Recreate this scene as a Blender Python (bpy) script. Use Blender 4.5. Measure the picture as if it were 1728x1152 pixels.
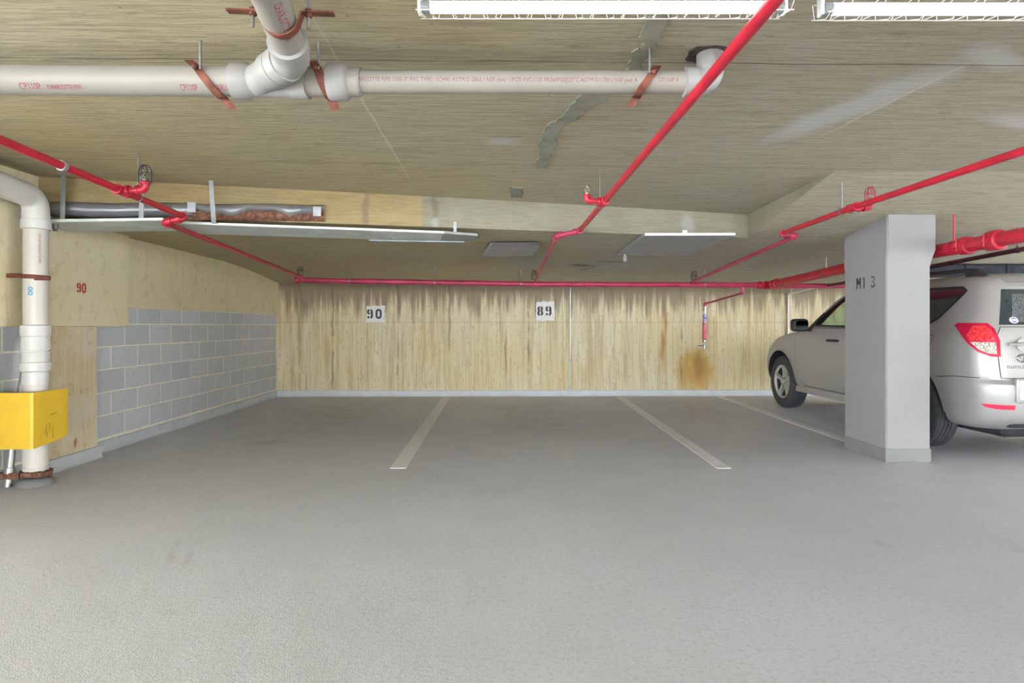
import bpy, bmesh, math, random
from mathutils import Vector, Matrix
from mathutils.bvhtree import BVHTree
from mathutils.geometry import delaunay_2d_cdt

random.seed(4)
for o in list(bpy.data.objects):
    bpy.data.objects.remove(o, do_unlink=True)
SC = bpy.context.scene
C = SC.collection

# ---------------------------------------------------------------- camera, world, exposure
cam = bpy.data.cameras.new('camera')
cam.sensor_width = 36.0
cam.lens = 1031 / 1728 * 36.0
cam.shift_y = -27 / 1728
cam.clip_start = 0.02
co = bpy.data.objects.new('camera', cam)
co.location = (0, 0, 1.12)
co.rotation_euler = (math.pi / 2, 0, -math.atan(18 / 1031))
C.objects.link(co)
SC.camera = co

W = bpy.data.worlds.new('world'); SC.world = W
W.use_nodes = True
W.node_tree.nodes['Background'].inputs[0].default_value = (0.93, 0.97, 1.02, 1)
W.node_tree.nodes['Background'].inputs[1].default_value = 19.0

SC.view_settings.view_transform = 'Standard'
SC.view_settings.look = 'None'
SC.view_settings.gamma = 1.0
SC.view_settings.use_curve_mapping = False
SC.view_settings.exposure = 0.3
TUBE_STRENGTH = 2.2

# ---------------------------------------------------------------- material helper
class Mat:
    def __init__(s, name, rough=0.6, metallic=0.0, color=(0.5, 0.5, 0.5)):
        s.m = bpy.data.materials.new(name); s.m.use_nodes = True
        s.t = s.m.node_tree; s.b = s.t.nodes['Principled BSDF']
        s.b.inputs['Roughness'].default_value = rough
        s.b.inputs['Metallic'].default_value = metallic
        s.b.inputs['Base Color'].default_value = (*color, 1)
    def n(s, typ, **kw):
        x = s.t.nodes.new(typ)
        for k, v in kw.items(): setattr(x, k, v)
        return x
    def L(s, a, b): s.t.links.new(a, b)
    def put(s, sock, v):
        if hasattr(v, 'is_output') or isinstance(v, bpy.types.NodeSocket): s.L(v, sock)
        elif isinstance(v, (tuple, list)) and len(v) == 3 and sock.type == 'RGBA': sock.default_value = (*v, 1)
        else: sock.default_value = v
    def pos(s): return s.n('ShaderNodeNewGeometry').outputs['Position']
    def obj(s): return s.n('ShaderNodeTexCoord').outputs['Object']
    def rnd(s): return s.n('ShaderNodeObjectInfo').outputs['Random']
    def mp(s, v, scale=(1, 1, 1), loc=(0, 0, 0), rot=(0, 0, 0), typ='POINT'):
        x = s.n('ShaderNodeMapping', vector_type=typ); s.L(v, x.inputs[0])
        x.inputs['Location'].default_value = loc; x.inputs['Rotation'].default_value = rot; x.inputs['Scale'].default_value = scale
        return x.outputs[0]
    def noise(s, v, scale=5, detail=4, rough=0.55, dist=0.0):
        x = s.n('ShaderNodeTexNoise'); s.L(v, x.inputs['Vector'])
        x.inputs['Scale'].default_value = scale; x.inputs['Detail'].default_value = detail
        x.inputs['Roughness'].default_value = rough; x.inputs['Distortion'].default_value = dist
        return x.outputs[0]
    def rng(s, v, a, b, c=0.0, d=1.0, smooth=True):
        x = s.n('ShaderNodeMapRange', interpolation_type='SMOOTHSTEP' if smooth else 'LINEAR')
        s.put(x.inputs[0], v)
        for i, q in enumerate((a, b, c, d)): x.inputs[1 + i].default_value = q
        return x.outputs[0]
    def ma(s, op, a, b=0.0):
        x = s.n('ShaderNodeMath', operation=op); s.put(x.inputs[0], a); s.put(x.inputs[1], b); return x.outputs[0]
    def mix(s, f, a, b, typ='MIX'):
        x = s.n('ShaderNodeMix', data_type='RGBA', blend_type=typ)
        s.put(x.inputs[0], f); s.put(x.inputs[6], a); s.put(x.inputs[7], b); return x.outputs[2]
    def sep(s, v):
        x = s.n('ShaderNodeSeparateXYZ'); s.L(v, x.inputs[0]); return x.outputs
    def blob(s, v, c, r, rot=0.0, axis='Z', soft=0.5, wob=0.0, wscale=4.0):
        """soft-edged elliptical stain centred at c with radii r (a huge radius ignores that axis)"""
        if wob:
            nz = s.n('ShaderNodeTexNoise'); s.L(v, nz.inputs['Vector']); nz.inputs['Scale'].default_value = wscale; nz.inputs['Detail'].default_value = 4
            a = s.n('ShaderNodeVectorMath', operation='SUBTRACT'); s.L(nz.outputs['Color'], a.inputs[0]); a.inputs[1].default_value = (0.5, 0.5, 0.5)
            b = s.n('ShaderNodeVectorMath', operation='SCALE'); s.L(a.outputs[0], b.inputs[0]); b.inputs['Scale'].default_value = wob
            d = s.n('ShaderNodeVectorMath', operation='ADD'); s.L(v, d.inputs[0]); s.L(b.outputs[0], d.inputs[1]); v = d.outputs[0]
        e = (rot, 0, 0) if axis == 'X' else (0, rot, 0) if axis == 'Y' else (0, 0, rot)
        q = s.mp(v, r, c, e, 'TEXTURE')
        l = s.n('ShaderNodeVectorMath', operation='LENGTH'); s.L(q, l.inputs[0])
        return s.rng(l.outputs['Value'], 1.0, 1.0 - soft, 0.0, 1.0)
    def bump(s, h, strength=0.3, dist=0.01):
        x = s.n('ShaderNodeBump'); x.inputs['Strength'].default_value = strength; x.inputs['Distance'].default_value = dist
        s.L(h, x.inputs['Height']); s.L(x.outputs[0], s.b.inputs['Normal'])
    def col(s, v): s.put(s.b.inputs['Base Color'], v); return s
    def set(s, **kw):
        for k, v in kw.items(): s.put(s.b.inputs[k.replace('_', ' ')], v)
        return s

def plain(name, color, rough=0.5, metallic=0.0, var=0.12, scale=8.0, bump=0.0, dirt=None, dirt_amt=0.5, **kw):
    """procedural paint / metal / plastic: a base colour with fine mottling and optional dirt"""
    M = Mat(name, rough, metallic)
    v = M.obj(); nz = M.noise(v, scale, 5)
    c = M.mix(M.rng(nz, 0.3, 0.7), tuple(x * (1 - var) for x in color), tuple(min(1, x * (1 + var)) for x in color))
    if dirt:
        d = M.noise(v, scale * 0.45, 8, 0.65)
        c = M.mix(M.ma('MULTIPLY', M.rng(d, 0.55, 0.75), dirt_amt), c, dirt)
    M.col(c)
    if bump: M.bump(M.noise(v, scale * 6, 3), bump, 0.004)
    M.set(**kw)
    return M.m

# ---------------------------------------------------------------- mesh helpers
def finish(name, bm, mat, parent=None, smooth=True, local=False, angle=0.6):
    me = bpy.data.meshes.new(name)
    if parent is not None and not local:
        r = parent
        off = Vector((0, 0, 0))
        while r is not None: off += Vector(r.location); r = r.parent
        bmesh.ops.translate(bm, verts=bm.verts, vec=-off)
    bmesh.ops.recalc_face_normals(bm, faces=bm.faces)
    bm.to_mesh(me); bm.free()
    for m in (mat if isinstance(mat, (list, tuple)) else [mat]): me.materials.append(m)
    if smooth:
        me.polygons.foreach_set('use_smooth', [True] * len(me.polygons))
        try: me.set_sharp_from_angle(angle=angle)
        except Exception: pass
    o = bpy.data.objects.new(name, me); C.objects.link(o)
    if parent is not None: o.parent = parent
    return o

def thing(name, label, cat, loc=(0, 0, 0), group=None):
    o = bpy.data.objects.new(name, None); C.objects.link(o); o.location = loc
    o.empty_display_size = 0.1
    o['label'] = label; o['category'] = cat
    if group: o['group'] = group
    return o

def tag(o, label, cat, group=None):
    o['label'] = label; o['category'] = cat
    if group: o['group'] = group
    return o

def struct(o, label=None):
    o['kind'] = 'structure'
    if label: o['label'] = label
    return o

def copy_tree(o, parent=None):
    c = o.copy(); C.objects.link(c); c.parent = parent
    for ch in [x for x in C.objects if x.parent == o]: copy_tree(ch, c)
    return c

def NB(): return bmesh.new()

def poly(bm, pts):
    return bm.faces.new([bm.verts.new(p) for p in pts])

def box(bm, a, b, bev=0.0, seg=2):
    x0, y0, z0 = a; x1, y1, z1 = b
    v = [bm.verts.new(p) for p in ((x0, y0, z0), (x1, y0, z0), (x1, y1, z0), (x0, y1, z0), (x0, y0, z1), (x1, y0, z1), (x1, y1, z1), (x0, y1, z1))]
    fs = [bm.faces.new([v[i] for i in q]) for q in ((0, 3, 2, 1), (4, 5, 6, 7), (0, 1, 5, 4), (1, 2, 6, 5), (2, 3, 7, 6), (3, 0, 4, 7))]
    if bev:
        es = list({e for f in fs for e in f.edges})
        bmesh.ops.bevel(bm, geom=es, offset=bev, segments=seg, affect='EDGES', profile=0.6)
    return v

def prism(bm, base, vec):
    """polygon extruded along vec"""
    vec = Vector(vec)
    a = [bm.verts.new(p) for p in base]; b = [bm.verts.new(Vector(p) + vec) for p in base]
    bm.faces.new(a[::-1]); bm.faces.new(b)
    n = len(a)
    for i in range(n): bm.faces.new((a[i], a[(i + 1) % n], b[(i + 1) % n], b[i]))

def fillet(pts, R, n=6):
    pts = [Vector(p) for p in pts]
    out = [pts[0]]
    for i in range(1, len(pts) - 1):
        a, p, b = pts[i - 1], pts[i], pts[i + 1]
        u = (a - p); w = (b - p)
        if u.length < 1e-6 or w.length < 1e-6: continue
        un, wn = u.normalized(), w.normalized()
        ang = un.angle(wn)
        if ang > math.pi - 0.03: out.append(p); continue
        t = min(R / math.tan(ang / 2), u.length * 0.49, w.length * 0.49)
        r = t * math.tan(ang / 2)
        bis = (un + wn).normalized(); cen = p + bis * (r / math.sin(ang / 2))
        s = p + un * t - cen; e = p + wn * t - cen
        tot = s.angle(e); ax = s.cross(e).normalized()
        for k in range(n + 1): out.append(cen + Matrix.Rotation(tot * k / n, 3, ax) @ s)
    out.append(pts[-1])
    return out

def tube(bm, pts, r, seg=14, caps=True):
    """swept tube along a polyline; r is a number or a list of radii"""
    pts = [Vector(p) for p in pts]; n = len(pts)
    rs = r if isinstance(r, (list, tuple)) else [r] * n
    tan = []
    for i in range(n):
        a = pts[max(i - 1, 0)]; b = pts[min(i + 1, n - 1)]
        if 0 < i < n - 1:
            d = (pts[i] - a).normalized() + (b - pts[i]).normalized()
        else: d = b - a
        tan.append(d.normalized())
    ref = Vector((0, 0, 1)) if abs(tan[0].z) < 0.9 else Vector((1, 0, 0))
    u = tan[0].cross(ref).normalized(); rings = []
    for i in range(n):
        u = (u - tan[i] * u.dot(tan[i])).normalized(); w = tan[i].cross(u)
        k = 1.0
        if 0 < i < n - 1:
            ca = (pts[i] - pts[i - 1]).normalized().dot(tan[i]); k = 1 / max(ca, 0.5) if ca < 0.97 else 1.0
        rings.append([bm.verts.new(pts[i] + (u * math.cos(2 * math.pi * j / seg) + w * math.sin(2 * math.pi * j / seg)) * rs[i]) for j in range(seg)])
    for i in range(n - 1):
        for j in range(seg):
            bm.faces.new((rings[i][j], rings[i][(j + 1) % seg], rings[i + 1][(j + 1) % seg], rings[i + 1][j]))
    if caps: bm.faces.new(rings[0][::-1]); bm.faces.new(rings[-1])

def lathe(bm, prof, origin, axis, seg=24, closed=False):
    """profile of (radius, distance along axis) turned about axis"""
    o = Vector(origin); ax = Vector(axis).normalized()
    ref = Vector((0, 0, 1)) if abs(ax.z) < 0.9 else Vector((1, 0, 0))
    u = ax.cross(ref).normalized(); w = ax.cross(u)
    rings = []
    for r, t in prof:
        if r < 1e-6: rings.append([bm.verts.new(o + ax * t)])
        else: rings.append([bm.verts.new(o + ax * t + (u * math.cos(2 * math.pi * j / seg) + w * math.sin(2 * math.pi * j / seg)) * r) for j in range(seg)])
    pairs = list(zip(rings, rings[1:])) + ([(rings[-1], rings[0])] if closed else [])
    for a, b in pairs:
        for j in range(seg):
            k = (j + 1) % seg
            q = [a[j % len(a)], a[k % len(a)], b[k % len(b)], b[j % len(b)]]
            q = [x for i, x in enumerate(q) if x not in q[:i]]
            if len(q) > 2: bm.faces.new(q)
    if not closed:
        for rg in (rings[0], rings[-1]):
            if len(rg) > 2:
                try: bm.faces.new(rg)
                except ValueError: pass

def ring(bm, c, axis, r_out, r_in, half):
    lathe(bm, [(r_in, -half), (r_out, -half), (r_out, half), (r_in, half)], c, axis, 24, closed=True)

# stencil strokes: polylines in a 0..0.62 x 0..1 cell
def arc(cx, cy, rx, ry, a0, a1, n=9):
    return [(cx + rx * math.cos(math.radians(a0 + (a1 - a0) * i / n)), cy + ry * math.sin(math.radians(a0 + (a1 - a0) * i / n))) for i in range(n + 1)]
GLYPH = {
 '0': [[*arc(.31, .69, .21, .22, 72, 180), *arc(.31, .31, .21, .22, 180, 288)], [*arc(.31, .31, .21, .22, 288, 360), *arc(.31, .69, .21, .22, 0, 72)]],
 '9': [arc(.29, .70, .20, .21, 105, 255), [*arc(.29, .70, .20, .21, 75, 0), *arc(.29, .31, .21, .22, 0, -75)], arc(.29, .31, .20, .22, 252, 190, 5), arc(.29, .70, .20, .21, 285, 335, 4)],
 '8': [arc(.31, .71, .18, .19, 105, 255), arc(.31, .71, .18, .19, 75, -75), arc(.31, .29, .20, .21, 105, 255), arc(.31, .29, .20, .21, 75, -75)],
 'M': [[(.07, .0), (.07, 1)], [(.14, .95), (.30, .40)], [(.36, .40), (.52, .95)], [(.59, .0), (.59, 1)]],
 '1': [[(.3, 0), (.3, 1)], [(.14, .84), (.2, .88)]],
 '3': [[(.08, .93), (.40, .93)], [(.50, .93), (.50, .62)], [(.22, .52), (.42, .52)], [(.50, .42), (.50, .07)], [(.40, .07), (.08, .07)], [(.09, .17), (.09, .26)]],
}
def stencil(bm, text, origin, u, w, h, sw=0.17, gap=0.72, depth=0.002):
    """stencilled characters as thin paint: u = reading direction, w = up"""
    o = Vector(origin); u = Vector(u).normalized(); w = Vector(w).normalized(); nrm = u.cross(w)
    x = 0.0
    for ch in text:
        if ch == ' ': x += gap * 0.55; continue
        for st in GLYPH[ch]:
            L = []; R = []
            for i, p in enumerate(st):
                a = st[max(i - 1, 0)]; b = st[min(i + 1, len(st) - 1)]
                d = Vector((b[0] - a[0], b[1] - a[1])).normalized(); q = Vector((-d.y, d.x)) * sw / 2
                L.append((p[0] + q.x + x, p[1] + q.y)); R.append((p[0] - q.x + x, p[1] - q.y))
            P = lambda t, k: bm.verts.new(o + u * t[0] * h + w * t[1] * h + nrm * k)
            Lt = [P(t, depth) for t in L]; Rt = [P(t, depth) for t in R]; Lb = [P(t, 0) for t in L]; Rb = [P(t, 0) for t in R]
            n = len(L)
            for i in range(n - 1):
                bm.faces.new((Lt[i], Rt[i], Rt[i + 1], Lt[i + 1]))
                bm.faces.new((Lt[i], Lt[i + 1], Lb[i + 1], Lb[i])); bm.faces.new((Rt[i + 1], Rt[i], Rb[i], Rb[i + 1]))
            bm.faces.new((Lt[0], Lb[0], Rb[0], Rt[0])); bm.faces.new((Lt[-1], Rt[-1], Rb[-1], Lb[-1]))
        x += gap

def text_bm(body, size, squeeze=1.0, bold=0.0):
    """built-in font to a flat bmesh in the XY plane"""
    cu = bpy.data.curves.new('lettering', 'FONT'); cu.body = body; cu.size = size; cu.resolution_u = 2; cu.offset = bold
    ob = bpy.data.objects.new('lettering', cu); C.objects.link(ob)
    dg = bpy.context.evaluated_depsgraph_get()
    me = ob.evaluated_get(dg).to_mesh()
    bm = NB(); bm.from_mesh(me)
    ob.evaluated_get(dg).to_mesh_clear()
    bpy.data.objects.remove(ob, do_unlink=True); bpy.data.curves.remove(cu)
    for v in bm.verts: v.co.x *= squeeze
    return bm
def wrap_text(body, size, start, along, up0, r, ang0, squeeze=1.0, bold=0.0):
    """lettering wrapped on a pipe: start on the axis, along = reading direction, ang0 = angle of the baseline from up0 about the axis"""
    bm = text_bm(body, size, squeeze, bold)
    s = Vector(start); a = Vector(along).normalized(); u = Vector(up0).normalized(); w = a.cross(u)
    for v in bm.verts:
        t = ang0 - v.co.y / r
        d = u * math.cos(t) + w * math.sin(t)
        v.co = s + a * v.co.x + d * (r + 0.0012)
    return bm

# ---------------------------------------------------------------- materials of the setting
def concrete_ceiling():
    M = Mat('board_marked_concrete', 0.85)
    p = M.pos(); x, y, z = M.sep(p)
    big = M.noise(p, 0.55, 4, 0.5)
    grain = M.noise(M.mp(p, (1.6, 26, 26)), 2.2, 6, 0.65, 0.6)
    fine = M.noise(M.mp(p, (5, 60, 60)), 3.0, 4, 0.6, 0.4)
    c = M.mix(M.rng(big, 0.35, 0.65), (0.546, 0.455, 0.247), (0.520, 0.461, 0.305))
    c = M.mix(M.rng(x, -0.8, 1.2, 0.0, 0.85), c, (0.461, 0.436, 0.345))
    c = M.mix(M.rng(grain, 0.44, 0.62, 0.0, 0.55), c, (0.30, 0.25, 0.14))
    c = M.mix(M.rng(fine, 0.60, 0.75, 0.0, 0.45), c, (0.728, 0.650, 0.468))
    dark = M.noise(M.mp(p, (2.2, 9, 9)), 2.6, 8, 0.7)
    c = M.mix(M.rng(dark, 0.56, 0.70, 0.0, 0.6), c, (0.221, 0.189, 0.130))
    spot = M.noise(p, 34, 2, 0.5)
    c = M.mix(M.rng(spot, 0.72, 0.76, 0.0, 0.6), c, (0.156, 0.130, 0.091))
    # wiped plaster-grey smears and pale mineral streaks
    s1 = M.blob(p, (1.72, 3.02, 2.19), (0.74, 0.17, 50), 1.90, 'Z', 0.65, 0.16, 3.0)
    s2 = M.blob(p, (2.75, 3.17, 2.15), (0.42, 0.10, 50), 0.35, 'Z', 0.8, 0.12, 4.0)
    s3 = M.blob(p, (0.0, 3.57, 2.2), (0.15, 0.10, 50), 0.0, 'Z', 0.9, 0.06, 5.0)
    s4 = M.blob(p, (2.02, 2.45, 2.2), (0.30, 0.10, 50), 0.5, 'Z', 0.8, 0.12, 4.0)
    c = M.mix(M.ma('MULTIPLY', M.ma('MAXIMUM', M.ma('MAXIMUM', s1, s2), M.ma('MAXIMUM', s3, s4)), 0.8), c, (0.60, 0.61, 0.58))
    g1 = M.blob(p, (0.28, 7.4, 1.9), (0.38, 1.1, 50), 0.0, 'Z', 0.5, 0.25, 3.0)
    g2 = M.blob(p, (1.55, 7.7, 1.9), (0.65, 0.9, 50), 0.2, 'Z', 0.6, 0.3, 3.0)
    c = M.mix(M.ma('MULTIPLY', M.ma('MAXIMUM', g1, g2), 0.55), c, (0.40, 0.44, 0.39))
    g3 = M.ma('MAXIMUM', M.blob(p, (1.05, 7.85, 1.9), (0.22, 0.16, 50), 0.0, 'Z', 0.5, 0.25, 5.0), M.blob(p, (1.35, 7.45, 1.9), (0.25, 0.05, 50), 0.0, 'Z', 0.5, 0.1, 6.0))
    c = M.mix(M.ma('MULTIPLY', g3, 0.75), c, (0.12, 0.12, 0.12))
    w1 = M.blob(p, (1.87, 2.93, 2.19), (0.74, 0.016, 50), 1.72, 'Z', 0.8, 0.05, 9.0)
    w2 = M.blob(p, (-0.67, 3.4, 2.19), (0.010, 1.8, 50), 0.0, 'Z', 0.8, 0.03, 8.0)
    c = M.mix(M.ma('MULTIPLY', M.ma('MAXIMUM', w1, w2), 0.6), c, (0.715, 0.689, 0.572))
    # joints of the formwork boards
    for yy, off, wd, col in ((2.51, 0.0, 0.006, (0.104, 0.091, 0.065)), (3.62, 0.01, 0.005, (0.676, 0.598, 0.429)), (4.06, 0.0, 0.006, (0.156, 0.130, 0.091))):
        wob = M.ma('MULTIPLY', M.ma('SUBTRACT', M.noise(M.mp(p, (1.2, 0.1, 0.1)), 3, 3), 0.5), 0.03)
        d = M.ma('ABSOLUTE', M.ma('SUBTRACT', M.ma('ADD', y, wob), yy))
        k = M.ma('MULTIPLY', M.rng(d, wd, wd * 0.3), M.rng(M.noise(M.mp(p, (1, 0.1, 0.1)), 1.7, 2), 0.35, 0.5, 0.1, 0.85))
        c = M.mix(k, c, col)
    M.col(c)
    M.bump(M.ma('ADD', M.ma('MULTIPLY', grain, 0.7), M.ma('MULTIPLY', fine, 0.4)), 0.9, 0.02)
    return M.m

def concrete_beam():
    M = Mat('beam_face_concrete', 0.85)
    p = M.pos(); x, y, z = M.sep(p)
    grain = M.noise(M.mp(p, (1.6, 10, 26)), 2.4, 6, 0.65, 0.6)
    big = M.noise(p, 1.6, 4)
    edge = M.ma('ADD', x, M.ma('MULTIPLY', M.noise(M.mp(p, (0.1, 0.1, 6)), 3, 3), 0.05))
    warm = M.mix(M.rng(big, 0.35, 0.65), (0.373, 0.280, 0.134), (0.351, 0.276, 0.149))
    grey = M.mix(M.rng(big, 0.35, 0.65), (0.298, 0.280, 0.209), (0.246, 0.235, 0.175))
    c = M.mix(M.rng(edge, -0.64, -0.62), warm, grey)
    c = M.mix(M.rng(grain, 0.45, 0.62, 0.0, 0.3), c, (0.164, 0.127, 0.067))
    st = M.ma('MAXIMUM', M.blob(p, (-0.55, 5, 2.1), (0.05, 50, 0.16), 0, 'Z', 0.8, 0.1, 8), M.blob(p, (-1.1, 5, 2.05), (0.04, 50, 0.25), 0, 'Z', 0.8, 0.08, 8))
    c = M.mix(M.ma('MULTIPLY', st, 0.55), c, (0.149, 0.104, 0.067))
    pal = M.ma('MAXIMUM', M.blob(p, (1.67, 5.4, 2.03), (0.10, 50, 0.13), 0, 'Z', 0.7, 0.1, 8), M.blob(p, (-0.55, 5, 1.97), (0.05, 50, 0.06), 0, 'Z', 0.6, 0.06, 12))
    c = M.mix(M.ma('MULTIPLY', pal, 0.6), c, (0.410, 0.410, 0.388))
    M.col(c); M.bump(grain, 0.5, 0.008)
    return M.m

def concrete_wall():
    """stained concrete with vertical run marks"""
    M = Mat('stained_wall_concrete', 0.85)
    p = M.pos(); x, y, z = M.sep(p)
    big = M.noise(p, 0.9, 5, 0.55)
    c = M.mix(M.rng(big, 0.35, 0.65), (0.63, 0.545, 0.335), (0.65, 0.595, 0.42))
    run = M.noise(M.mp(p, (7, 7, 0.35)), 1.6, 7, 0.7)
    run2 = M.noise(M.mp(p, (30, 30, 0.8)), 1.5, 5, 0.7)
    speck = M.noise(M.mp(p, (1, 1, 0.6)), 26, 4, 0.6)
    c = M.mix(M.rng(run, 0.48, 0.64, 0.0, 0.6), c, (0.44, 0.31, 0.14))
    c = M.mix(M.rng(run2, 0.50, 0.66, 0.0, 0.6), c, (0.36, 0.27, 0.14))
    c = M.mix(M.rng(M.noise(M.mp(p, (3, 3, 0.5)), 2, 4), 0.55, 0.7, 0, 0.55), c, (0.72, 0.67, 0.53))
    c = M.mix(M.rng(speck, 0.56, 0.68, 0.0, 0.5), c, (0.36, 0.31, 0.20))
    # water marks running down from the ceiling joint
    topn = M.noise(M.mp(p, (9, 9, 0.3)), 1.6, 6, 0.7)
    reach = M.rng(topn, 0.32, 0.68, 1.60, 1.05, False)
    k = M.ma('MULTIPLY', M.rng(M.ma('SUBTRACT', z, reach), -0.06, 0.30), 0.85)
    c = M.mix(k, c, (0.20, 0.15, 0.10))
    # rust
    r1 = M.blob(p, (3.10, 9.66, 0.38), (0.40, 50, 0.52), 0, 'Z', 0.75, 0.50, 4.0)
    r0 = M.blob(p, (3.14, 9.66, 0.48), (0.12, 50, 0.34), 0, 'Z', 0.7, 0.12, 6)
    r2 = M.blob(p, (2.57, 9.66, 0.80), (0.055, 50, 0.36), 0, 'Z', 0.8, 0.09, 8)
    r3 = M.blob(p, (2.62, 9.66, 1.15), (0.03, 50, 0.30), 0, 'Z', 0.8, 0.08, 8)
    r4 = M.blob(p, (0.07, 9.66, 0.62), (0.028, 50, 0.60), 0, 'Z', 0.8, 0.05, 8)
    c = M.mix(M.ma('MULTIPLY', r1, 0.85), c, (0.47, 0.27, 0.055))
    c = M.mix(M.ma('MULTIPLY', r0, 0.5), c, (0.22, 0.13, 0.04))
    c = M.mix(M.ma('MULTIPLY', M.ma('MAXIMUM', r2, r3), 0.8), c, (0.42, 0.18, 0.05))
    c = M.mix(M.ma('MULTIPLY', r4, 0.8), c, (0.34, 0.17, 0.07))
    for xx, lo, a in ((-2.66, 0.0, 0.6), (-1.63, 0.0, 0.55), (0.43, 0.1, 0.7), (-0.82, 0.6, 0.6), (2.86, 0.1, 0.5), (-3.18, 0.0, 0.4)):
        d = M.ma('ABSOLUTE', M.ma('SUBTRACT', M.ma('ADD', x, M.ma('MULTIPLY', M.ma('SUBTRACT', M.noise(M.mp(p, (0.1, 0.1, 1)), 6, 3), 0.5), 0.05)), xx + 0.0))
        k = M.ma('MULTIPLY', M.rng(d, 0.03, 0.004), M.rng(M.noise(M.mp(p, (1, 1, 2)), 2.2, 3), 0.3, 0.6, 0.0, a))
        c = M.mix(M.ma('MULTIPLY', k, M.rng(z, lo, lo + 0.3, 0.3, 1)), c, (0.16, 0.11, 0.06))
    d = M.ma('ABSOLUTE', M.ma('SUBTRACT', z, 1.17))
    c = M.mix(M.ma('MULTIPLY', M.rng(d, 0.007, 0.002), 0.5), c, (0.25, 0.19, 0.10))
    M.col(c); M.bump(M.ma('ADD', run2, M.ma('MULTIPLY', speck, 0.6)), 0.35, 0.008)
    return M.m

def concrete_side():
    M = Mat('rough_side_concrete', 0.88)
    p = M.pos()
    big = M.noise(p, 1.3, 5); sp = M.noise(p, 11, 6, 0.65); run = M.noise(M.mp(p, (6, 6, 0.5)), 2, 6, 0.7)
    c = M.mix(M.rng(big, 0.35, 0.65), (0.66, 0.58, 0.36), (0.68, 0.61, 0.42))
    c = M.mix(M.rng(sp, 0.52, 0.68, 0.0, 0.35), c, (0.38, 0.32, 0.19))
    c = M.mix(M.rng(run, 0.55, 0.72, 0.0, 0.3), c, (0.36, 0.28, 0.15))
    c = M.mix(M.rng(M.noise(p, 3.2, 3), 0.62, 0.72, 0, 0.4), c, (0.42, 0.38, 0.26))
    M.col(c); M.bump(sp, 0.4, 0.01)
    return M.m

def concrete_pier():
    M = Mat('scuffed_pier_concrete', 0.88)
    p = M.pos()
    big = M.noise(p, 3.0, 5); run = M.noise(M.mp(p, (14, 14, 0.9)), 2, 7, 0.7)
    c = M.mix(M.rng(big, 0.35, 0.65), (0.56, 0.42, 0.22), (0.62, 0.55, 0.40))
    c = M.mix(M.rng(run, 0.48, 0.62, 0.0, 0.55), c, (0.66, 0.62, 0.52))
    c = M.mix(M.rng(M.noise(p, 18, 5), 0.58, 0.7, 0.0, 0.45), c, (0.36, 0.27, 0.16))
    c = M.mix(M.ma('MULTIPLY', M.blob(p, (-3.43, 4.98, 0.18), (50, 0.03, 0.055), 0, 'Z', 0.7, 0.07, 20), 0.9), c, (0.38, 0.12, 0.03))
    M.col(c); M.bump(run, 0.4, 0.008)
    return M.m

def floor_mat():
    M = Mat('grey_coated_floor', 0.55)
    p = M.pos(); x, y, z = M.sep(p)
    gr = M.noise(p, 190, 2, 0.6); gr2 = M.noise(p, 48, 4, 0.7); big = M.noise(p, 0.5, 4)
    c = M.mix(M.rng(big, 0.35, 0.65), (0.533, 0.557, 0.609), (0.597, 0.623, 0.683))
    c = M.mix(M.rng(gr, 0.35, 0.65, 0.0, 0.5), c, (0.726, 0.754, 0.828))
    c = M.mix(M.rng(gr2, 0.50, 0.64, 0.0, 0.5), c, (0.447, 0.468, 0.512))
    scr = M.noise(M.mp(p, (1.2, 5, 1), rot=(0, 0, 0.3)), 1.3, 6, 0.7)
    c = M.mix(M.rng(scr, 0.60, 0.74, 0.0, 0.30), c, (0.406, 0.418, 0.458))
    # tyre-worn film in the parking bays and scuffs in the aisle
    for cc, rr, a, am in (((-2.1, 7.6, 0), (0.95, 2.1, 50), 0.0, 0.45), ((0.5, 7.6, 0), (0.9, 2.1, 50), 0.0, 0.40), ((2.4, 8.2, 0), (0.7, 1.6, 50), 0, 0.35), ((-1.62, 3.05, 0), (0.03, 0.26, 50), 0.35, 0.45), ((-1.52, 3.0, 0), (0.025, 0.2, 50), 0.35, 0.4), ((1.95, 3.1, 0), (0.05, 0.10, 50), 0.2, 0.35), ((-2.2, 5.9, 0), (0.32, 0.14, 50), 0.1, 0.5), ((2.6, 3.0, 0), (0.07, 0.07, 50), 0, 0.4)):
        k = M.ma('MULTIPLY', M.blob(p, cc, rr, a, 'Z', 0.8, 0.25 * min(rr[0], rr[1]) + 0.03, 5), am)
        c = M.mix(M.ma('MULTIPLY', k, M.rng(M.noise(p, 6, 6, 0.7), 0.35, 0.6, 0.4, 1)), c, (0.363, 0.369, 0.390))
    M.col(c)
    M.bump(M.ma('ADD', gr, gr2), 0.45, 0.004)
    M.put(M.b.inputs['Roughness'], M.rng(M.noise(p, 3, 4), 0.3, 0.7, 0.42, 0.62))
    return M.m

def block_mat():
    M = Mat('grey_concrete_block', 0.9)
    p = M.pos(); r = M.rnd()
    nz = M.noise(p, 55, 4, 0.7)
    c = M.mix(r, (0.49, 0.51, 0.54), (0.57, 0.59, 0.615))
    c = M.mix(M.rng(nz, 0.45, 0.65, 0.0, 0.35), c, (0.32, 0.33, 0.34))
    c = M.mix(M.rng(M.noise(p, 160, 2), 0.55, 0.7, 0.0, 0.4), c, (0.55, 0.56, 0.56))
    c = M.mix(M.rng(M.noise(p, 2.2, 4), 0.55, 0.75, 0.0, 0.3), c, (0.50, 0.47, 0.40))
    M.col(c); M.bump(nz, 0.4, 0.004)
    return M.m

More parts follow.
